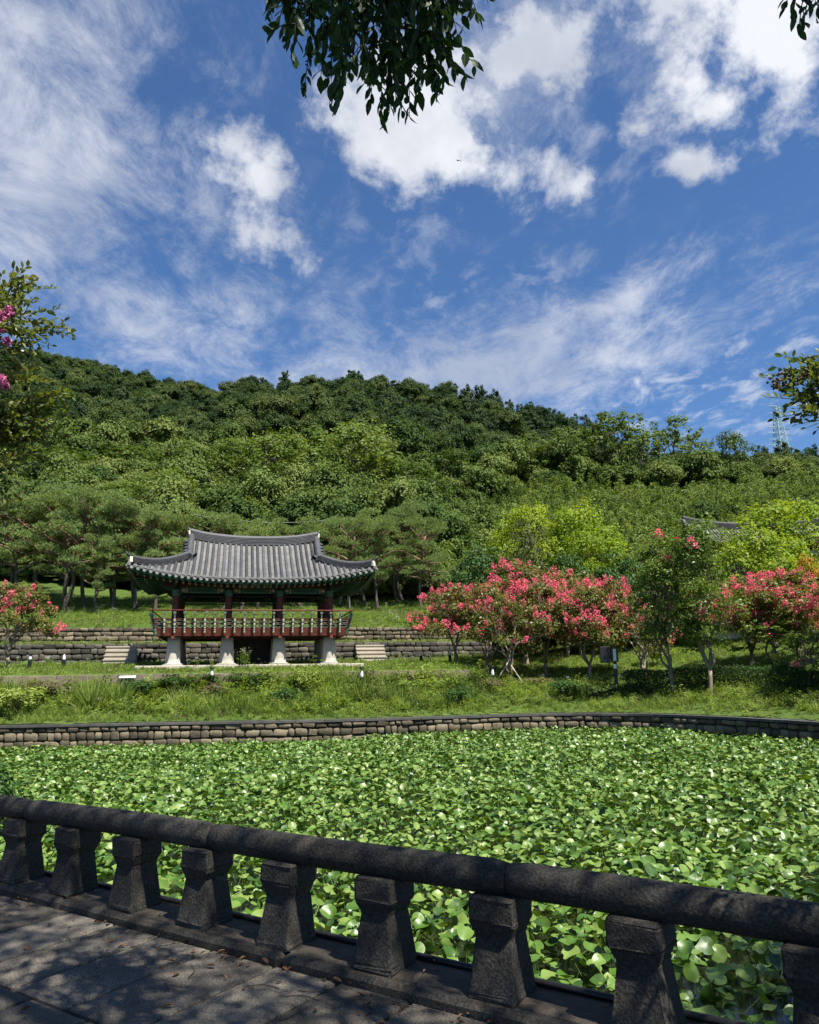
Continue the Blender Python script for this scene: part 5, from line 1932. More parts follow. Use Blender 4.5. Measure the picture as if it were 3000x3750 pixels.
# two props of the propped tree
p0 = ground_hit(1868, 2448, 29.5, 50); p0 = at_y(1868, 2448, 38.5)
for sx, lab in ((-1, 'pale pole propping the crape myrtle on its left side'), (1, 'pale pole propping the crape myrtle on its right side')):
    e = at_y(1868 + sx * 50, 2452, 38.2)
    e[2] = gz1(e[0], e[1]) - .05
    b = MB(); b.tube([(0, 0, 0), (p0[0] + sx * .05 - e[0], p0[1] - e[1], .98)], [.04, .035], 8)
    tag(b.build('support_pole', MT['pole_wood'], None, smooth=True, loc=tuple(e)), lab, 'pole')

# clipped hedge in front of the crape myrtles
hp_ = [at_y(2290, 2505, 35.2), at_y(2450, 2515, 34.3), at_y(2700, 2530, 32.4), at_y(2900, 2545, 30.2), at_y(3150, 2570, 27.5)]
hp_ = catmull([q[:2] for q in hp_], 10)
hb = empty('hedge', (*hp_[10], gz1(*hp_[10])))
tag(hb, 'long dark clipped hedge across the right-hand bank', 'hedge')
V = []
b = MB()
hs = np.concatenate([[0], np.cumsum(np.linalg.norm(np.diff(hp_, axis=0), axis=1))])
nh = 17000
q = rng.uniform(0, hs[-1], nh)
cx, cy = np.interp(q, hs, hp_[:, 0]), np.interp(q, hs, hp_[:, 1])
zz = gz(cx, cy)
o_ = np.clip(rng.normal(0, .30, nh), -.42, .42)
hh = .86 + .05 * np.sin(q * 3)
u = rng.random(nh) ** .6
Pp = np.stack([cx + o_ * .5, cy + o_, zz + .12 + u * hh], -1) - np.array(hb.location)
V = kites(Pp, rdir(nh), rng.uniform(.06, .10, nh), rng.uniform(.035, .055, nh), rdir(nh) + np.array([0, -.2, .7]))
ob('foliage', quads_mesh('hedge_foliage', V, MT['hedge']), hb)
for k in np.arange(.2, hs[-1], .32):
    x, y = float(np.interp(k, hs, hp_[:, 0])), float(np.interp(k, hs, hp_[:, 1]))
    z = gz1(x, y)
    for j in range(2):
        limb(b, (x - hb.location.x, y - hb.location.y, z - hb.location.z - .05), (x + random.uniform(-.2, .2) - hb.location.x, y + random.uniform(-.2, .2) - hb.location.y, z + .75 - hb.location.z), .018, .008, .1, 4, 5)
b.build('stems', MT['bark'], hb)

# ------------------------------------------------------------------ lamps and small things on the lawn
def bollard(px, base_py, top_py, label, Yd, pointed=False):
    p = at_y(px, base_py, Yd)
    z = gz1(p[0], p[1]) - .02
    H = at_y(px, top_py, Yd)[2] - z
    root = empty('bollard_lamp', (p[0], p[1], z))
    b = MB(); b.lathe([(.085, 0), (.085, H * .60), (.078, H * .62)], 14); b.build('post', MT['black'], root, smooth=False)
    b = MB(); b.lathe([(.055, H * .62), (.078, H * .66), (.035, H * .9)], 14); b.build('lamp_shade', MT['frost'], root, smooth=True)
    b = MB()
    if pointed: b.lathe([(.04, H * .9), (.05, H * .91), (.008, H)], 12)
    else: b.lathe([(.095, H * .92), (.1, H * .93), (.1, H * .985), (.085, H)], 14)
    b.build('cap', MT['black'] if not pointed else MT['frost'], root)
    if not pointed:
        for k in range(3):
            a = k * 2.09 + .5
            b = MB(); b.tube([(.07 * math.cos(a), .07 * math.sin(a), H * .62), (.07 * math.cos(a), .07 * math.sin(a), H * .93)], .007, 6); b.build('rod', MT['black'], root)
    tag(root, label, 'lamp', 'bollard lamps round the pavilion lawn')


bollard(106, 2460, 2394, 'black bollard lamp with white head on the lawn, leftmost', 35.2)
bollard(232, 2447, 2396, 'black pointed bollard lamp on the lawn left of the pale steps', 37.2, True)
bollard(775, 2496, 2444, 'black bollard lamp rising from the weeds below the pavilion', 34.4)
bollard(1325, 2510, 2443, 'black bollard lamp rising from the weeds right of the pavilion pillars', 34.9)
bollard(1805, 2488, 2438, 'black bollard lamp in the grass beyond the end of the terrace wall', 36.4)
bollard(1543, 2420, 2382, 'small bollard lamp by the lower retaining wall, left of two', 43.0, True)
bollard(1648, 2415, 2378, 'small bollard lamp by the lower retaining wall, right of two', 43.5, True)

# tall black lamp post with a louvred panel
p = at_y(2258, 2510, 34.6)
z = gz1(p[0], p[1]) - .03
root = empty('lamp_post', (p[0], p[1], z))
Hm = at_y(2258, 2372, 34.6)[2] - z
s_ = Hm / 1.75
b = MB(); b.lathe([(.085, 0), (.08, 1.0 * s_), (.075, 1.02 * s_)], 14); b.build('post', MT['black'], root)
b = MB(); b.lathe([(.072, 1.02 * s_), (.072, 1.17 * s_)], 14); b.build('white_band', MT['frost'], root)
b = MB(); b.lathe([(.075, 1.17 * s_), (.075, 1.25 * s_)], 14); b.build('collar', MT['black'], root)
b = MB(); b.box(-.16, .16, -.08, .08, 1.25 * s_, 1.75 * s_); b.build('lamp_box', MT['black'], root, bevel=.012)
b = MB(); b.box(-.07, .06, -.088, -.078, 1.29 * s_, 1.70 * s_); b.build('panel', MT['white'], root)
for k in range(9):
    b = MB(); b.box(-.06, .05, -.094, -.086, (1.315 + k * .042) * s_, (1.325 + k * .042) * s_); b.build('slat', MT['sage'], root)
b = MB(); b.box(-.62, -.20, .02, .10, 1.22 * s_, 1.8 * s_); b.box(-.20, -.16, .03, .07, 1.4 * s_, 1.45 * s_); b.build('cabinet', MT['black'], root, bevel=.01)
tag(root, 'black lamp post with white band and pale slatted panel on the bank', 'lamp')

# white floodlight box at the edge of the terrace wall
p = at_y(468, 2472, 33.3)
root = empty('sign_plate', (p[0], p[1], p[2] - .10), PSI)
b = MB(); b.box(-.33, .33, -.14, .14, .0, .035); b.build('plate', MT['white'], root, rot=(.25, 0, 0), bevel=.006)
b = MB(); b.box(-.25, .25, -.05, .08, -.5, -.02); b.build('stand', MT['coping'], root)
tag(root, 'white tilted plate on a grey stand among the weeds left of the pavilion', 'sign')
# black spotlight lying in the lawn
p = at_y(175, 2462, 35.0)
root = empty('spotlight', (p[0], p[1], gz1(p[0], p[1]) + .02))
b = MB(); b.box(-.13, .13, -.06, .06, .0, .09); b.build('housing', MT['black'], root, bevel=.015)
b = MB(); b.box(-.11, .11, -.066, -.058, .015, .075); b.build('glass', MT['coping'], root)
tag(root, 'small black ground spotlight in the lawn near the left bollard lamps', 'spotlight')

# ------------------------------------------------------------------ far hall with tiled roof, tile-capped wall
hx, hy = at_y(2810, 2000, 62)[:2]
hz0 = gz1(hx, hy)
zr_ = at_y(2560, 1942, 62)[2]
hall = empty('hall', (hx, hy, hz0), math.radians(-4))
Lr, dz = 6.6, zr_ - hz0
hall_b = MB()
tag(hall, 'old hall with long grey tiled roof half hidden by yellow green trees', 'building')
b = MB(); b.box(-Lr + 1.4, Lr - 1.4, -2.4, 2.4, 0, dz - 2.2); b.build('wall', MT['lime'], hall)
def zh(x, y): return dz + .75 * (abs(x) / Lr) ** 2.6 - 1.9 * (abs(y) / 3.6) * (1.25 - .25 * abs(y) / 3.6)
rows = [[(x, y, zh(x, y)) for x in np.linspace(-Lr, Lr, 25)] for y in np.linspace(-3.6, 3.6, 19)]
b = MB(); b.grid(rows); hr = b.build('roof', MT['tile_pan'], hall)
for i in range(46):
    x = -Lr + .1 + i * (2 * Lr - .2) / 45
    b = MB(); b.tube([(x, -y, zh(x, y) + .02) for y in np.linspace(.1, 3.65, 7)], .08, 8); b.build('tile_row', MT['tile'], hr, smooth=True)
b = MB(); b.sweep([(x, 0, zh(x, 0) - .05) for x in np.linspace(-Lr, Lr, 21)], ridge_profile(.5, .4, 5)); b.build('ridge', MT['tile'], hr)
for sx in (-1, 1):
    b = MB(); b.sweep([(sx * Lr, -y, zh(Lr, y) - .05) for y in np.linspace(0, 3.5, 9)], ridge_profile(.3, .35, 3)); b.build('verge_ridge', MT['tile'], hr)
    b = MB(); b.face([(sx * (Lr - .4), y, zh(Lr - .4, y) - .1) for y in np.linspace(-3.2, 3.2, 13)] + [(sx * (Lr - .4), 0, dz - 2.2)]); b.build('gable_board', MT['white'], hall)
for x in np.linspace(-Lr + 1.4, Lr - 1.4, 6):
    b = MB(); b.lathe([(.14, 0), (.14, dz - 2.0)], 10); b.build('post', MT['brown_wood'], hall, loc=(x, -2.5, 0))
for i in range(5):
    x0 = -Lr + 1.4 + i * (2 * Lr - 2.8) / 5
    b = MB(); b.box(x0 + .3, x0 + 1.9, -2.46, -2.41, .6, dz - 2.6); b.build('door', MT['brown_wood'], hall)

for px0, px1, py, Yd, lab in ((2560, 2740, 2235, 47, 'low pale wall with grey tile cap behind the tall slender trees'), (2100, 2240, 2125, 56, 'short pale wall with tile cap behind the dark evergreens')):
    a_, c_ = at_y(px0, py, Yd), at_y(px1, py, Yd)
    root = empty('tile_capped_wall', tuple(a_ + np.array([0, 0, -1.3])), math.atan2(c_[1] - a_[1], c_[0] - a_[0]))
    Lw = float(np.linalg.norm(c_ - a_))
    b = MB(); b.box(0, Lw, -.18, .18, -.5, 1.3); b.build('wall', MT['lime'], root)
    b = MB(); b.sweep([(-.1, 0, 1.3), (Lw + .1, 0, 1.3)], [(-.38, 0), (.38, 0), (.08, .28), (-.08, .28)]); b.build('cap', MT['tile_pan'], root)
    for i in range(int(Lw / .3)):
        b = MB(); b.tube([(.15 + i * .3, -.40, 1.33), (.15 + i * .3, -.04, 1.62)], .06, 7); b.build('tile_row', MT['tile'], root)
    tag(root, lab, 'wall')

# ------------------------------------------------------------------ pylon and wires
pt = at_y(2868, 1490, 330)
pb = at_y(2872, 1725, 330)
Hp = pt[2] - pb[2]
py_ = empty('pylon', tuple(pb), .35)
tag(py_, 'tall pale turquoise lattice pylon on the skyline', 'pylon')
def wd(t): return 2.5 * (1 - t) ** 1.3 + .95
for sx in (-1, 1):
    for sy in (-1, 1):
        b = MB(); b.tube([(sx * wd(t), sy * wd(t), Hp * t) for t in np.linspace(0, 1, 9)], .13, 4); b.build('leg', MT['steel'], py_)
lv = [0, .14, .27, .38, .48, .57, .65, .73, .80, .87, .94, 1.0]
for f in range(4):
    b = MB()
    for t0, t1 in zip(lv[:-1], lv[1:]):
        def cp(t, s):
            w_ = wd(t)
            return [(s * w_, -w_), (w_, s * w_), (-s * w_, w_), (-w_, -s * w_)][f]
        for s in (-1, 1):
            x0, y0 = cp(t0, s); x1, y1 = cp(t1, -s)
            b.tube([(x0, y0, Hp * t0), (x1, y1, Hp * t1)], .07, 4)
        x0, y0 = cp(t1, -1); x1, y1 = cp(t1, 1)
        b.tube([(x0, y0, Hp * t1), (x1, y1, Hp * t1)], .12, 4)
    b.build('bracing', MT['steel'], py_)
arms = []
for t, l in ((.995, 4.5), (.88, 5.2), (.78, 5.6), (.66, 5.6), (.57, 5.9), (.47, 6.2), (.385, 6.6)):
    b = MB()
    for sx in (-1, 1):
        b.tube([(0, 0, Hp * t + .8), (sx * (l + wd(t) * .3), 0, Hp * t)], .14, 4); b.tube([(0, 0, Hp * t), (sx * (l + wd(t) * .3), 0, Hp * t)], .12, 4)
        arms.append((sx * (l + wd(t) * .3), Hp * t))
    b.build('cross_arm', MT['steel'], py_)
for i, (ax_, az_) in enumerate(arms):
    w0 = py_.matrix_basis @ Vector((ax_, 0, az_ - .6))
    b = MB()
    for ex_, ez_ in ((-190, -14), (150, 6)):
        b.tube([(ex_ * t, (60 if ex_ < 0 else -10) * t, ez_ * t - 22 * t * (1 - t)) for t in np.linspace(0, 1, 13)], .009, 3)
    tag(b.build('power_line', MT['wire'], None, loc=tuple(w0)), 'thin power line from the %s cross arm of the pylon, %s end' % (['topmost', 'second', 'third', 'fourth', 'fifth', 'sixth', 'lowest'][i // 2], 'left' if i % 2 == 0 else 'right'), 'wire', 'power lines on the pylon')
a_, c_ = at_y(700, 1882, 66), at_y(1222, 1903, 66)
b = MB()
b.tube([tuple((c_ - a_) * t + np.array([0, 0, -1.0 * 4 * t * (1 - t) * .5])) for t in np.linspace(0, 1, 15)], .022, 5)
tag(b.build('cable', MT['wire'], None, loc=tuple(a_)), 'slack pale cable hanging above the pavilion roof in front of the trees', 'cable')

# ------------------------------------------------------------------ grass, weeds and wild flowers
def tuft(n, h, w, spread, m, seed, lean=.5):
    a = rng.uniform(0, 6.28, n)
    base = np.stack([np.cos(a), np.sin(a), np.zeros(n)], -1) * (rng.random(n) * spread)[:, None]
    D = np.stack([np.cos(a), np.sin(a), np.zeros(n)], -1) * rng.uniform(.05, lean, n)[:, None] + np.array([0, 0, 1.])
    return kites(base, D, h * rng.uniform(.6, 1.1, n), w, rdir(n) * np.array([1, 1, .1]), .35, rng.uniform(0.0, .3))


def weed_plant(seed, h=.55, n=46, ls=.11, m='weed'):
    t = rng.random(n)
    a = rng.uniform(0, 6.28, n)
    st_ = rng.integers(0, 5, n)
    sa = np.array([0, 1.3, 2.5, 3.8, 5.0])[st_]
    base = np.stack([np.cos(sa) * t * .16, np.sin(sa) * t * .16, t * h * (.75 + .06 * st_)], -1)
    D = np.stack([np.cos(a), np.sin(a), rng.uniform(-.1, .7, n)], -1)
    return quads_mesh('weed', kites(base, D, ls * rng.uniform(.7, 1.4, n), ls * .38, rdir(n) * .4 + np.array([0, 0, 1.]), .4, .15), MT[m])


def daisy(seed, h=.5, nf=9):
    V, mi = [], []
    n = 26
    t = rng.random(n); a = rng.uniform(0, 6.28, n)
    V.append(kites(np.stack([np.cos(a) * .05, np.sin(a) * .05, t * h * .8], -1), np.stack([np.cos(a), np.sin(a), rng.uniform(0, .8, n)], -1), .09, .022)); mi.append(np.zeros(n))
    c = np.stack([rng.normal(0, .09, nf), rng.normal(0, .09, nf), h * rng.uniform(.85, 1.1, nf)], -1)
    V.append(kites(c * np.array([.2, .2, .2]), c, np.linalg.norm(c, axis=1), .008)); mi.append(np.zeros(nf))
    for k in range(2):
        a = rng.uniform(0, 6.28, nf) + k * 1.57
        V.append(kites(c - np.stack([np.cos(a), np.sin(a), np.zeros(nf)], -1) * .02, np.stack([np.cos(a), np.sin(a), rng.normal(0, .2, nf)], -1), .04, .04, np.array([0, -.5, 1.]) + rdir(nf) * .3, .5)); mi.append(np.ones(nf))
    return quads_mesh('wild_flower', np.concatenate(V), [MT['weed'], MT['petal']], midx=np.concatenate(mi))


DRYT = quads_mesh('dry_tuft', tuft(20, .17, .016, .10, None, 9, .8), MT['brown_weed'])
LAWN = [quads_mesh('lawn_tuft', tuft(22, .16, .016, .10, None, k, .8), MT['lawn']) for k in range(3)]
TALLG = [quads_mesh('tall_grass', np.concatenate([tuft(30, .62, .022, .12, None, k, .9), tuft(14, .4, .02, .12, None, k, 1.4)]), MT['grass']) for k in range(3)]
REED = [quads_mesh('reed', np.concatenate([tuft(40, 1.25, .035, .25, None, k, .8), tuft(24, .9, .035, .25, None, k, 1.5)]), MT['grass']) for k in range(2)]
WEED = [weed_plant(0), weed_plant(1, .7, 60, .10), weed_plant(2, .35, 50, .13), weed_plant(3, .6, 40, .09, 'shrub')]
BRW = [weed_plant(4, .6, 40, .08, 'brown_weed')]
DAI = [daisy(0), daisy(1, .6, 12)]


def area_points(n, x0, x1, y0, y1):
    p = np.stack([rng.uniform(x0, x1, n), rng.uniform(y0, y1, n)], -1)
    return p[(np.abs(p[:, 0]) < .6 * p[:, 1] + 1)]


def fin(p, dz=-.02):
    z = gz(p[:, 0], p[:, 1]) + dz
    return np.stack([p[:, 0], p[:, 1], z], -1)


def rots(n, s=.1):
    return np.stack([rng.normal(0, s, n), rng.normal(0, s, n), rng.uniform(0, 6.28, n)], -1)


# short grass on lawn, terrace, ledge and slope
p = area_points(90000, -36, 36, 30, 66)
d = wall_dist(p[:, 0], p[:, 1]); lu, lvv = local(p[:, 0], p[:, 1])
dens = np.where(lvv > LV_SEA, 1.0, .45)
okk = (d > .4) & (rng.random(len(p)) < dens) & ~((np.abs(lu) < 5.3) & (np.abs(lvv) < 3.1))
okk &= ~((lvv > 16) & (rng.random(len(p)) < .6)) & ~((lvv > 19) & (lu < 14))
okk &= ~((lu < 10.4) & (np.abs(lvv - LV_SEA - .2) < .3)) & ~((lu < 17) & ((np.abs(lvv - LV_LOW - .1) < .3) | (np.abs(lvv - LV_UP - .1) < .3)))
p = p[okk]
n = len(p)
scatter('lawn_grass', fin(p), rots(n), rng.uniform(.7, 1.25, n) * np.where(rng.random(n) < .1, 1.8, 1), np.where(rng.random(n) < .05 + .22 * np.array([max(0, mnoise.noise((x * .22, y * .3, 1.7))) for x, y in p]), 3, rng.integers(0, 3, n)), LAWN + [DRYT], 'short sunlit grass on the lawns round the pavilion', 'grass')

# weedy bank between pond wall and terrace
p = area_points(24000, -30, 22, 20, 42)
d = wall_dist(p[:, 0], p[:, 1]); lu, lvv = local(p[:, 0], p[:, 1])
on_bank = (d > .12) & ((lvv < LV_SEA - .15) & (lu < 10.6) | (lu >= 10.6) & (d < 5.2))
p, d, lu, lvv = p[on_bank], d[on_bank], lu[on_bank], lvv[on_bank]
n = len(p)
pat = np.array([mnoise.noise((x * .28, y * .5, 3.3)) for x, y in p])
pat2 = np.array([mnoise.noise((x * .8, y * 1.1, 7.3)) for x, y in p])
kind = np.where(pat + rng.normal(0, .2, n) > .24, rng.integers(0, 3, n), np.where(pat2 > -.1, rng.integers(3, 6, n), 6))
kind = np.where((rng.random(n) < .035), 7, kind)
edge = sst(d, .2, 1.6)
S = rng.uniform(.75, 1.4, n) * (.42 + .58 * edge) * (1 + .5 * pat) * (1 + .45 * sst(d, 2, 5) * (lu < 11)) * np.where(lu > 12, .72, 1)
okk = rng.random(n) < np.where(lu > 12, .9, .85)
scatter('bank_weeds', fin(p)[okk], rots(n, .15)[okk], S[okk], kind[okk], TALLG + [WEED[0], WEED[1], WEED[2], WEED[3], BRW[0]], 'thick green weeds and long grass on the bank above the pond wall', 'weeds')

# white wild flowers on the slope, along the walls and here and there on the bank
p = area_points(9000, -32, 22, 31, 62)
d = wall_dist(p[:, 0], p[:, 1]); lu, lvv = local(p[:, 0], p[:, 1])
pt_ = np.array([mnoise.noise((x * .3, y * .35, 9.1)) for x, y in p])
w_ = np.where((lvv > LV_UP + .6) & (lvv < 15), .5 * (pt_ > .02), 0) + np.where((np.abs(lvv - 5.2) < .7), .55, 0) + np.where((np.abs(lvv - 7.3) < .45), .45, 0) + np.where((d > .6) & (lvv < LV_SEA), .05 + .25 * (pt_ > .25), 0) + np.where((lu > 8) & (lvv > 3) & (lvv < 6) & (lu < 16), .4, 0)
okk = (rng.random(len(p)) < w_) & ~((np.abs(lu) < 5.6) & (lvv < 4))
okk &= ~((np.abs(lu - l1) < 1.2) & (np.abs(lvv - 5.4) < 1)) & ~((np.abs(lu - l2) < 1.2) & (np.abs(lvv - 5.4) < 1))
p = p[okk]; n = len(p)
scatter('wild_flowers', fin(p), rots(n), rng.uniform(.5, .9, n), rng.integers(0, 2, n), DAI, 'small white wild flowers dotting the lawns and wall foots', 'flowers')
# flowers growing under the front edge of the pavilion
for i, (px, hh) in enumerate(((690, .3), (722, .45), (775, .5), (880, .75), (905, .7), (893, .8))):
    q = on_lv(px, 2437, -3.3)[1]
    o = ob('flower_clump', DAI[i % 2], None, (q[0], q[1], gz1(q[0], q[1]) - .02), (0, 0, i), (hh / .5,) * 3)
    tag(o, 'tall white wild flower between the middle stone pillars' if px > 800 else 'white wild flower clump between the left stone pillars', 'flower', 'white flowers growing before the pavilion, ' + ('middle' if px > 800 else 'left'))

# shrubs and reed clumps that stand out on the bank
def shrub(name, seed, m, h=1.0, w=1.5, nl=22, nc=70, size=.09):
    random.seed(seed)
    bl = [(random.uniform(-.3, .3) * w, random.uniform(-.25, .25) * w, h * random.uniform(.4, .7), w * .25, w * .25, h * .32) for _ in range(6)]
    V = blob_leaves(bl, nc, nl, size, .55, spread=.5, up=.4, bottom=-.5)
    b = MB()
    for q in bl:
        for _ in range(2): limb(b, (q[0] * .2, q[1] * .2, -.1), (q[0] + random.uniform(-.1, .1), q[1], q[2] + random.uniform(0, .2)), .018, .006, .12, 4, 5)
    return Kind(name, [('stems', b.mesh('stems', MT['bark'])), ('foliage', quads_mesh('foliage', V, MT[m]))], h, w)


SHR = [shrub('shrub', 91, 'shrub'), shrub('shrub', 92, 'glossy'), shrub('shrub', 93, 'brown_weed'), shrub('shrub', 94, 'weed')]
for px, by, ty, wpx, k, lab in ((640, 2530, 2478, 150, 1, 'dark green rounded shrub on the bank just left of the pavilion'), (740, 2520, 2468, 150, 0, 'olive green shrub on the bank below the left pillar'),
                                (910, 2520, 2463, 160, 0, 'olive shrub on the bank below the second pillar'), (520, 2560, 2490, 130, 1, 'dark shrub beside the tall reed clump on the bank'),
                                (1330, 2540, 2490, 120, 0, 'olive shrub behind the bollard lamp on the bank'), (1030, 2590, 2520, 130, 1, 'dark low shrub in the middle of the bank weeds'),
                                (1110, 2530, 2440, 90, 3, 'bright leafy shrub reaching above the terrace wall'), (1520, 2530, 2485, 140, 3, 'leafy green shrub below the terrace steps'),
                                (1800, 2530, 2485, 90, 2, 'brownish weed shrub just below the bollard lamp beyond the wall'), (1970, 2510, 2480, 140, 2, 'brownish low shrub on the bank below the propped tree'),
                                (2090, 2560, 2490, 150, 1, 'dark green shrub on the bank below the pink trees'), (2200, 2560, 2500, 150, 0, 'olive shrub on the bank left of the lamp post'),
                                (180, 2560, 2490, 130, 2, 'brownish shrub on the left part of the bank'), (60, 2600, 2510, 170, 3, 'bright leafy shrub at the left end of the bank'),
                                (1660, 2580, 2520, 140, 1, 'dark leafy shrub low on the middle of the bank'), (780, 2560, 2500, 90, 2, 'dry brownish weed shrub under the bollard lamp left of the pavilion centre')):
    p = ground_hit(px, by, 29.5, 42)
    plant(SHR[k], p[0], p[1], top_z=at_y(px, ty, p[1])[2], width=wpx * 1.15 * np.linalg.norm(p - _C) / F, label=lab, cat='shrub')
for i, (px, by, ty, lab) in enumerate(((330, 2600, 2470, 'tall arching reed clump on the bank, left one'), (420, 2590, 2458, 'tall arching reed clump on the bank, right one near the white plate'), (250, 2590, 2510, 'lower reed clump at the left of the reed bed'), (1620, 2590, 2530, 'pale reed clump on the bank right of the pavilion'), (1000, 2600, 2540, 'reed clump low on the bank below the pavilion'))):
    p = ground_hit(px, by, 29.5, 42)
    H = at_y(px, ty, p[1])[2] - p[2]
    o = empty('reed_clump', tuple(p))
    for k in range(4):
        ob('blades', REED[k % 2], o, (random.uniform(-.3, .3), random.uniform(-.2, .2), -.05), (0, 0, random.uniform(0, 6.28)), (H / 1.0 * random.uniform(.75, 1.0),) * 3)
    tag(o, lab, 'reeds', 'reed clumps on the bank')
# dark clipped bush beyond the railing at the left edge
p = at_z(-40, 2960, -.3)
plant(SHR[1], p[0], p[1], z=-1.1, h=1.5, width=1.5, label='dark bush just beyond the railing at the left edge', cat='shrub')
# ------------------------------------------------------------------ trees over the path
def leaf_mesh(name, m, l=1.0, w=.42, fold=.12, curl=.12):
    """one leaf along +x, 8 triangles, folded along the midrib and drawn to a point"""
    st = [(0, .0), (.22, .75), (.5, 1.0), (.78, .62), (1.0, 0)]
    b = MB()
    mid = [(l * t, 0, -curl * t * t) for t, k in st]
    for s in (-1, 1):
        e = [(l * t, s * w * .5 * k, fold * w * k - curl * t * t) for t, k in st]
        for i in range(4):
            if i == 0: b.face([mid[0], e[1], mid[1]] if s > 0 else [mid[0], mid[1], e[1]])
            elif i == 3: b.face([mid[3], e[3], mid[4]] if s > 0 else [mid[3], mid[4], e[3]])
            else: b.face([mid[i], e[i], e[i + 1], mid[i + 1]] if s > 0 else [mid[i], mid[i + 1], e[i + 1], e[i]])
    me = bpy.data.meshes.new(name)
    me.from_pydata(b.v, [], b.f)
    bm = bmesh.new(); bm.from_mesh(me); bmesh.ops.remove_doubles(bm, verts=bm.verts, dist=1e-6); bm.to_mesh(me); bm.free()
    me.materials.append(m)
    me.polygons.foreach_set('use_smooth', [True] * len(me.polygons))
    return me


def leaf_set(parent, mesh_list, mats4, cap, name='leaf'):
    """mats4: list of 4x4 world matrices; the `cap` nearest in view are single leaves, the rest one mesh"""
    A = np.array([np.array(m_) for m_ in mats4])
    c = A[:, :3, 3]
    pr_ = project(c)
    vis_ = (pr_[:, 0] > 0) & (pr_[:, 0] < 3000) & (pr_[:, 1] > 0) & (pr_[:, 1] < 3750) & (c[:, 1] > 0)
    dist = np.where(vis_, np.linalg.norm(c - _C, axis=1), 1e6)
    order = np.argsort(dist)
    inv = parent.matrix_basis.inverted()
    ncap = min(cap, int(vis_.sum()))
    for i in order[:ncap]:
        o = ob(name, mesh_list[i % len(mesh_list)], parent)
        o.matrix_basis = inv @ mats4[i]
    V = []
    rest = order[ncap:]
    if len(rest):
        vs_, fs_ = [], []
        for i in rest:
            me = mesh_list[i % len(mesh_list)]
            M_ = inv @ mats4[i]
            n0 = len(vs_)
            vs_ += [tuple(M_ @ v.co) for v in me.vertices]
            fs_ += [tuple(n0 + k for k in p.vertices) for p in me.polygons]
        me = bpy.data.meshes.new('leaves')
        me.from_pydata(vs_, [], fs_)
        me.materials.append(mesh_list[0].materials[0])
        o = ob('leaves', me, parent)
        o['kind'] = 'stuff'


def leaf_matrix(pos, d, up, size):
    d = Vector(d).normalized()
    y = Vector(up).cross(d)
    if y.length < 1e-4: y = Vector((1, 0, 0)).cross(d)
    y.normalize()
    z = d.cross(y)
    M_ = Matrix((d, y, z)).transposed().to_4x4()
    return Matrix.Translation(pos) @ M_ @ Matrix.Diagonal((size, size, size, 1))


ZL = [leaf_mesh('leaf', MT['zelkova'], 1, .40, .10, .15), leaf_mesh('leaf', MT['zelkova'], 1, .46, .16, .05), leaf_mesh('leaf', MT['zelkova'], 1, .36, .06, .25)]
random.seed(301)
zel = empty('zelkova_tree', (5.6, -3.4, -.02))
tag(zel, 'big shade tree over the path, leafy branch tips hanging into the top of the picture', 'tree')
zi = Vector(zel.location)
b = MB()
trunk = [Vector(p) - zi for p in ((5.6, -3.4, -.3), (5.55, -3.35, 1.5), (5.35, -3.1, 3.0), (5.1, -2.7, 4.4))]
b.tube(trunk, [.42, .33, .29, .26], 14)
ends = [(-1.8, 2.0, 8.2), (0.2, 1.0, 8.8), (2.6, 0.4, 9.0), (4.6, 1.5, 8.8), (6.2, 3.2, 8.4), (7.5, 1.0, 9.2), (1.2, -2.2, 9.6), (-2.4, -.8, 8.6), (4.5, -4.0, 10.2), (8.2, -4, 9.2), (6.6, 4.9, 7.6), (-3.6, 1.8, 7.8)]
tips = []
for e in ends:
    pth = limb(b, trunk[-1], Vector(e) - zi, .13, .035, .07, 9, 8)
    tips.append(pth)
b.build('trunk', MT['bark'], zel, smooth=True)
# shading crown: leaf sprays spread above the path only, on the near side of the pond edge's sun line
nC = 2100
cen = []
sxy = np.array([to_sun.x, to_sun.y]) / to_sun.z
gap = 0
while len(cen) < nC:
    z = random.uniform(6.6, 9.4)
    x, y = random.uniform(-2.4, 10.5), random.uniform(-5.5, 6.5)
    # where this spray's shadow meets the rail height
    gx_, gy_ = x - sxy[0] * (z - .7), y - sxy[1] * (z - .7)
    dn = (np.array([gx_, gy_]) - RO) @ RN
    ds = (np.array([gx_, gy_]) - RO) @ RD
    edge_ = .25 + .25 * mnoise.noise((ds * .9, 2.2, 0)) + max(0, (ds - 5.2)) * 1.4
    if ds > 5.2 and y > 3.2 and x < 4: continue
    if x < -2.2 + .15 * random.random() or (x < -1.2 and y > 3.0): continue
    lx_, ly_ = x - sxy[0] * (z + .8), y - sxy[1] * (z + .8)
    pond_shade = (lx_ - 1.5) * 2.2 - (ly_ - 5.7) * 1.95 > 0.25 * mnoise.noise((lx_ * 2, ly_ * 2, 4)) and ly_ < 12 and x > 3
    if (dn > edge_ and not pond_shade) or dn < -8: continue
    # holes that let sun through in flecks
    hole = mnoise.noise((gx_ * 1.15 + 3, gy_ * 1.15, .5))
    if hole > .29 and dn < -.12 and not pond_shade: continue
    el = math.degrees(math.atan2(z - EYE, max(math.hypot(x, y), .01)))
    pz_ = project(np.array([x, y, z]))
    if y > .3 and pz_[1] > -260: continue
    cen.append((x, y, z))
cen = np.array(cen)
li = np.repeat(np.arange(nC), 44)
n = len(li)
q = rdir(n) * (rng.random(n) ** .4)[:, None] * np.array([.42, .42, .25])
D = unit(rdir(n) * np.array([1, 1, .4]) + np.array([0, 0, -.55]))
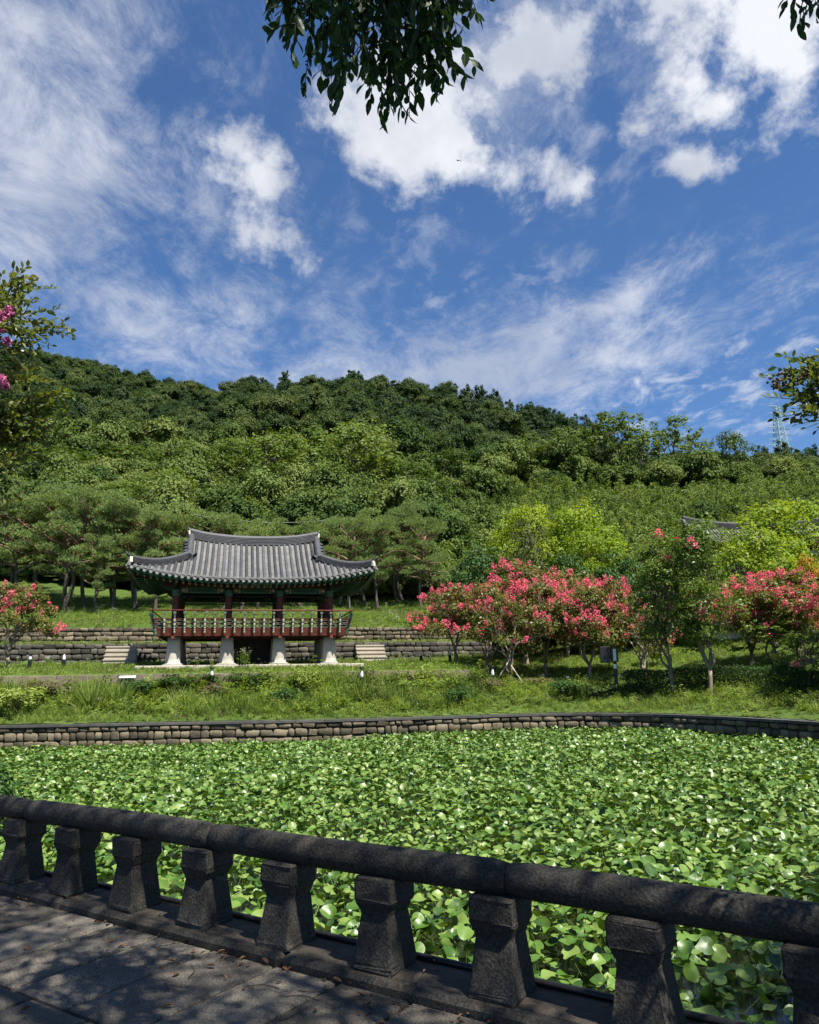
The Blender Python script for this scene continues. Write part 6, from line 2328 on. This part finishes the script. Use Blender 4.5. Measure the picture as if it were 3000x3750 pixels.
V = kites(cen[li] + q, D, rng.uniform(.07, .12, n), rng.uniform(.035, .055, n), rdir(n) * .6 + np.array([0, 0, 1.]), .45) - np.array(zi)
o = ob('crown', quads_mesh('crown', V, MT['zelkova']), zel); o['kind'] = 'stuff'
b = MB()
for c in cen[::6]:
    j = min(range(len(tips)), key=lambda k: (tips[k][6] + zi - Vector(c)).length)
    limb(b, tips[j][random.choice((5, 6, 7, 8))], Vector(c) - zi, .018, .005, .1, 4, 4)
b.build('twigs', MT['bark'], zel)

# hanging branch tips in view
hang = [(985, 60), (1025, 95), (1050, 175), (1075, 230), (1115, 355), (1175, 300), (1200, 340), (1243, 375), (1270, 250), (1300, 200), (1335, 330), (1360, 400), (1395, 440), (1420, 455), (1452, 400), (1470, 430), (1500, 450), (1525, 380), (1545, 300),
        (1590, 340), (1600, 385), (1625, 330), (1660, 260), (1675, 150), (1700, 110), (1745, 65), (1230, 130), (1420, 250), (1350, 150), (1500, 200), (1130, 120), (1600, 120), (1040, 20), (1180, 180), (1560, 200), (1280, 60), (1450, 100)]
br = MB()
LM = []


def spray(path, size, every, mats, br_, rad=.0035, up=(0, 0, 1), drop=.75, tipleaf=True):
    """alternate leaves along a drooping twig"""
    br_.tube([p for p in path], [rad * (1 - .7 * i / (len(path) - 1)) + .0006 for i in range(len(path))], 4)
    Ltot = sum((path[i + 1] - path[i]).length for i in range(len(path) - 1))
    k = max(2, int(Ltot / every))
    for j in range(k + 1):
        t = j / k * (len(path) - 1)
        i = min(int(t), len(path) - 2)
        p = path[i].lerp(path[i + 1], t - i)
        tg = (path[i + 1] - path[i]).normalized()
        sd = tg.cross(Vector(rdir(1)[0])).normalized() * (1 if j % 2 else -1)
        d = tg * .55 + sd * random.uniform(.3, .9) + Vector((0, 0, -drop * random.uniform(.4, 1.2)))
        u = Vector(up) + Vector(rdir(1)[0]) * .9
        mats.append(leaf_matrix(p, d, u, size * random.uniform(.7, 1.2)))


hb_ = [Vector(at_y(1390, -420, 2.55)), Vector(at_y(1380, -250, 2.5))]
for ex_, ey_ in hang:
    Y0 = random.uniform(2.25, 2.75)
    e = Vector(at_y(ex_, ey_ - 25, Y0))
    sxp = 1370 + (ex_ - 1370) * .72
    s0 = Vector(at_y(sxp, -210 + random.uniform(-40, 40), Y0 + random.uniform(-.1, .1)))
    m_ = s0.lerp(e, .5) + Vector((random.uniform(-.04, .04), random.uniform(-.04, .04), .04))
    path = [s0.lerp(m_, t) * (1 - t) + m_.lerp(e, t) * t for t in np.linspace(0, 1, 9)]
    spray([p - zi for p in path], .066, .021, LM, br, .0032)
    br.tube([hb_[1] - zi, (hb_[1].lerp(s0, .5) + Vector((0, 0, .05))) - zi, s0 - zi], [.008, .006, .0035], 5)
    # side twigs
    for _ in range(5):
        i = random.choice((1, 2, 3, 4, 5, 6))
        a = path[i]
        c = a + (path[-1] - path[0]).normalized() * random.uniform(.05, .12) + Vector((random.uniform(-.09, .09), random.uniform(-.08, .08), -.02))
        spray([p - zi for p in (a, a.lerp(c, .5) + Vector((0, 0, .01)), c)], .062, .022, LM, br, .0022)
for ex_, ey_ in ((2880, 40), (2905, 70), (2925, 125), (2945, 100), (2960, 60), (2985, 30), (2990, 80)):
    Y0 = random.uniform(2.3, 2.6)
    e = Vector(at_y(ex_, ey_ - 20, Y0)); s0 = Vector(at_y(ex_ + 40, -180, Y0))
    spray([p - zi for p in (s0, s0.lerp(e, .35) + Vector((.01, 0, .01)), s0.lerp(e, .7), e)], .06, .028, LM, br, .003)
    br.tube([Vector(at_y(3060, -420, 2.5)) - zi, s0 - zi], [.006, .0035], 5)
for a_, c_ in ((Vector(at_y(1390, -420, 2.55)), Vector((1.2, 1.0, 7.4))), (Vector(at_y(3060, -420, 2.5)), Vector((3.0, 1.0, 7.5)))):
    br.tube([a_ - zi, (a_.lerp(c_, .5) + Vector((.1, -.1, 0))) - zi, c_ - zi], [.008, .014, .02], 6)
    for k in range(90):
        t = random.random() ** .8
        s0 = a_.lerp(c_, t) + Vector((.1, -.1, 0)) * math.sin(math.pi * t)
        d_ = Vector(rdir(1)[0]); d_.z = abs(d_.z) * .5 if t < .25 else d_.z * .5
        e = s0 + d_ * random.uniform(.18, .5)
        spray([p - zi for p in (s0, s0.lerp(e, .5) + Vector((0, 0, .02)), e)], .066, .03, LM, br, .0028)
br.tube([hb_[0] - zi, hb_[1] - zi], [.008, .008], 5)
branch = br.build('branch', MT['twig'], zel)
branch_root = branch
LMw = [Matrix.Translation(zi) @ m_ for m_ in LM]
class _P:  # parent proxy giving world basis of the branch
    pass
def leaf_set_under(root_loc, child, mesh_list, matsw, cap, name='leaf'):
    save = child.matrix_basis.copy()
    A = np.array([np.array(m_) for m_ in matsw]); c = A[:, :3, 3]
    pr_ = project(c)
    vis_ = (pr_[:, 0] > 0) & (pr_[:, 0] < 3000) & (pr_[:, 1] > 0) & (pr_[:, 1] < 3750) & (c[:, 1] > 0)
    dist = np.where(vis_, np.linalg.norm(c - _C, axis=1) + rng.random(len(c)) * .5, 1e6)
    order = np.argsort(dist)
    ncap = min(cap, int(vis_.sum()))
    inv = Matrix.Translation(root_loc).inverted()
    for i in order[:ncap]:
        o = ob(name, mesh_list[i % len(mesh_list)], child)
        o.matrix_basis = inv @ matsw[i]
    rest = order[ncap:]
    if len(rest):
        vs_, fs_ = [], []
        for i in rest:
            me = mesh_list[i % len(mesh_list)]
            M_ = inv @ matsw[i]
            n0 = len(vs_)
            vs_ += [tuple(M_ @ v.co) for v in me.vertices]
            fs_ += [tuple(n0 + k for k in p.vertices) for p in me.polygons]
        me = bpy.data.meshes.new('leaves')
        me.from_pydata(vs_, [], fs_)
        me.materials.append(mesh_list[0].materials[0])
        o = ob('leaves', me, child)
        o['kind'] = 'stuff'


leaf_set_under(zi, branch, ZL, LMw, 300)

# crape myrtle beside the camera on the left: its outer shoots reach into the picture
CL = [leaf_mesh('leaf', MT['crape_near'], 1, .55, .16, .05), leaf_mesh('leaf', MT['crape_near'], 1, .5, .10, .15)]


def near_crape(label, loc, Yc, shoots, start, size, every, blossoms, petalm, buds=()):
    root = empty('crape_myrtle', loc)
    tag(root, label, 'tree')
    rl = Vector(loc)
    b = MB()
    fork = Vector((0, 0, 1.2))
    limb(b, (0, 0, -.1), fork, .07, .06, .05, 5, 8)
    hub = [Vector(s) - rl for s in start]
    hubp = []
    for hpt in hub: hubp.append(limb(b, fork, hpt, .045, .015, .08, 7, 6))
    b.build('trunk', MT['smooth_bark'], root, smooth=True)
    bb = MB(); mats_ = []
    for (px, py, dY) in shoots:
        e = Vector(at_y(px, py, Yc + dY))
        j = min(range(len(hub)), key=lambda k: (hub[k] + rl - e).length)
        s0 = hub[j] + rl
        m_ = s0.lerp(e, .5) + Vector((0, random.uniform(-.1, .1), random.uniform(-.12, .02)))
        path = [s0.lerp(m_, t) * (1 - t) + m_.lerp(e, t) * t for t in np.linspace(0, 1, 9)]
        spray([p - rl for p in path], size, every, mats_, bb, .004, drop=-.1)
        for _ in range(13):
            i = random.choice((1, 2, 3, 4, 5, 6, 7))
            c = path[i] + (path[-1] - path[0]).normalized() * random.uniform(.06, .2) + Vector(rdir(1)[0]) * .12
            spray([p - rl for p in (path[i], path[i].lerp(c, .5), c)], size * .9, every, mats_, bb, .0025, drop=-.1)
    br_ = bb.build('branch', MT['twig'], root)
    leaf_set_under(rl, br_, CL, [Matrix.Translation(rl) @ m_ for m_ in mats_], 300)
    for (px, py, dY, rr) in blossoms:
        c = at_y(px, py, Yc + dY) - np.array(rl)
        n = 150
        q = rdir(n) * (rng.random(n) ** .5)[:, None] * np.array([1, 1, 1.4]) * rr
        V = kites(c + q, rdir(n), rng.uniform(.022, .036, n), rng.uniform(.022, .034, n))
        ob('blossom', quads_mesh('blossom', V, MT[petalm]), root)
    for (px, py, dY, rr) in buds:
        c = at_y(px, py, Yc + dY) - np.array(rl)
        bd = MB()
        for k in range(9):
            q = Vector(rdir(1)[0]) * rr
            bd.tube([Vector(c) + Vector((.0, 0, -rr * .8)), Vector(c) + q], [.0018, .0012], 3)
            bd.lathe([(.002, -.006), (.0075, 0), (.005, .006)], 6, c=tuple(Vector(c) + q))
        bd.build('seed_head', MT['bud'], root)


random.seed(77)
sh = [(110, 1010, 0), (128, 1035, .2), (60, 1010, .1), (30, 1040, .3), (112, 1105, -.1), (70, 1090, .2), (195, 1135, 0), (170, 1180, .1), (245, 1200, 0), (140, 1215, .2), (120, 1260, .1), (60, 1290, 0), (80, 1180, -.2), (20, 1160, .1), (130, 1370, .2), (90, 1350, .3), (135, 1395, 0), (60, 1400, .1),
      (245, 1430, .1), (200, 1425, .0), (150, 1450, .2), (165, 1480, .1), (230, 1495, .1), (215, 1535, 0), (100, 1500, .1), (40, 1480, .0), (270, 1572, .1), (190, 1560, .2), (195, 1600, .1), (120, 1590, .0), (150, 1620, .2), (60, 1600, .1), (130, 1650, .1), (70, 1680, .2), (30, 1690, 0), (20, 1560, .2), (50, 1760, .1), (30, 1790, .1), (10, 1730, 0), (25, 1830, .1)]
near_crape('crape myrtle with lilac pink blossom reaching in at the left edge, close to the camera', (-4.15, 5.2, 0.0), 5.6, sh,
           [(-3.9, 5.6, 2.6), (-3.75, 5.6, 3.1), (-3.7, 5.7, 3.5), (-3.75, 5.7, 4.0), (-3.7, 5.6, 4.4)], .06, .024, [(12, 1160, -.1, .04), (34, 1140, -.1, .028), (4, 1190, -.1, .04), (26, 1250, -.1, .018), (6, 1390, -.1, .022), (20, 1412, -.1, .018)], 'blossom_lilac')
sh = [(2875, 1400, 0), (2920, 1372, .1), (2950, 1375, 0), (2975, 1330, .1), (2940, 1440, .1), (2960, 1490, 0), (2985, 1420, .1), (2990, 1470, .2), (2985, 1370, .1)] + [(random.uniform(3040, 4000), random.uniform(1250, 1800), random.uniform(-1.5, .3)) for _ in range(34)]
near_crape('crape myrtle shoot with seed heads reaching in at the right edge, close to the camera', (3.9, .3, 0.0), 3.6, sh, [(2.35, 3.7, 2.85), (2.4, 3.65, 3.05), (2.9, 2.6, 2.9), (3.3, 1.8, 2.7), (3.0, 2.9, 2.4)], .045, .028, [], 'blossom',
           [(2835, 1402, 0, .03), (2850, 1410, 0, .03), (2868, 1385, 0, .03), (2880, 1362, 0, .025), (2900, 1365, .1, .02), (2890, 1395, .0, .03), (2945, 1370, 0, .025), (2968, 1322, .1, .025), (2985, 1335, .1, .03), (2990, 1355, .1, .03), (2875, 1415, 0, .03), (2910, 1400, 0, .02)])

# ------------------------------------------------------------------ fallen leaves and twigs on path and kerb
FL = [leaf_mesh('fallen_leaf', MT['litter'], 1, .5, .3, .2), leaf_mesh('fallen_leaf', MT['litter'], 1, .42, .45, -.25)]
random.seed(55)
spots = []
for zx, zy in ((80, 990), (730, 960), (905, 798), (445, 628), (395, 610), (1185, 800), (1130, 785), (800, 685), (815, 678), (530, 708), (100, 715), (40, 520), (320, 520), (905, 705), (950, 730), (730, 835), (1440, 865)):
    spots.append((at_z(zx * .8696, zy * .8696 + 2850, .045), .055))
for _ in range(110):
    s_, n_ = random.uniform(-.5, 5.0), -abs(random.gauss(0, .22)) - .05
    q = RO + RD * s_ + RN * n_
    spots.append((np.array([q[0], q[1], .042]), random.uniform(.02, .045)))
for _ in range(50):
    s_, n_ = random.uniform(-.5, 4.2), random.uniform(.02, .29)
    if (s_ % .68) < .29: continue
    q = RO + RD * s_ + RN * n_
    spots.append((np.array([q[0], q[1], .102]), random.uniform(.02, .04)))
for p, s_ in spots:
    onk = p[2] > .07
    o = ob('fallen_leaf', FL[random.randrange(2)], None, p + np.array([0, 0, .006]), (random.uniform(-.3, .3), random.uniform(-.2, .2), random.uniform(0, 6.28)), (s_,) * 3)
    tag(o, 'small dry brown leaf lying on the kerb among the balusters' if onk else 'small dry brown leaf lying on the path slabs', 'leaf', 'dry leaves on the kerb' if onk else 'dry leaves on the path')
for i in range(26):
    s_, n_ = random.uniform(-.2, 4.0), -abs(random.gauss(0, .3)) - .07
    q = RO + RD * s_ + RN * n_
    a = random.uniform(0, 6.28); l = random.uniform(.05, .2)
    b = MB(); b.tube([(0, 0, 0), (l * .5 * math.cos(a), l * .5 * math.sin(a), .003), (l * math.cos(a + .3), l * math.sin(a + .3), 0)], [.003, .0025, .0015], 5)
    tag(b.build('twig', MT['twig'], None, loc=(q[0], q[1], .044)), 'thin dark twig fallen on the path slabs', 'twig', 'twigs on the path')

# ------------------------------------------------------------------ dragonfly over the pond
c = at_y(1682, 588, 6.0)
dg = empty('dragonfly', tuple(c), .2)
b = MB(); b.tube([(-.022, 0, .001), (-.016, 0, .002), (-.008, 0, .002), (.0, 0, .001), (.022, 0, -.003)], [.004, .006, .005, .0022, .0016], 8); b.build('body', MT['black'], dg, smooth=True)
m, N, L, B, O = mat('wing'); B.inputs['Base Color'].default_value = (.35, .36, .33, 1); B.inputs['Alpha'].default_value = .45; B.inputs['Roughness'].default_value = .3
for x0, dx in ((-.012, -.006), (-.006, .008)):
    for sy in (-1, 1):
        b = MB()
        e = [(x0, 0, .004), (x0 + dx * .5 - .003, sy * .014, .012 * (1 if sy > 0 else -.6)), (x0 + dx - .002, sy * .026, .022 * (1 if sy > 0 else -.6)), (x0 + dx + .006, sy * .026, .022 * (1 if sy > 0 else -.6)), (x0 + dx * .6 + .006, sy * .012, .011 * (1 if sy > 0 else -.6))]
        b.face(e); b.face([(x, y, z + .0006) for x, y, z in e][::-1]); b.build('wing', m, dg)
tag(dg, 'small dragonfly in flight against the bright cloud', 'dragonfly')
print('objects', len(bpy.data.objects))
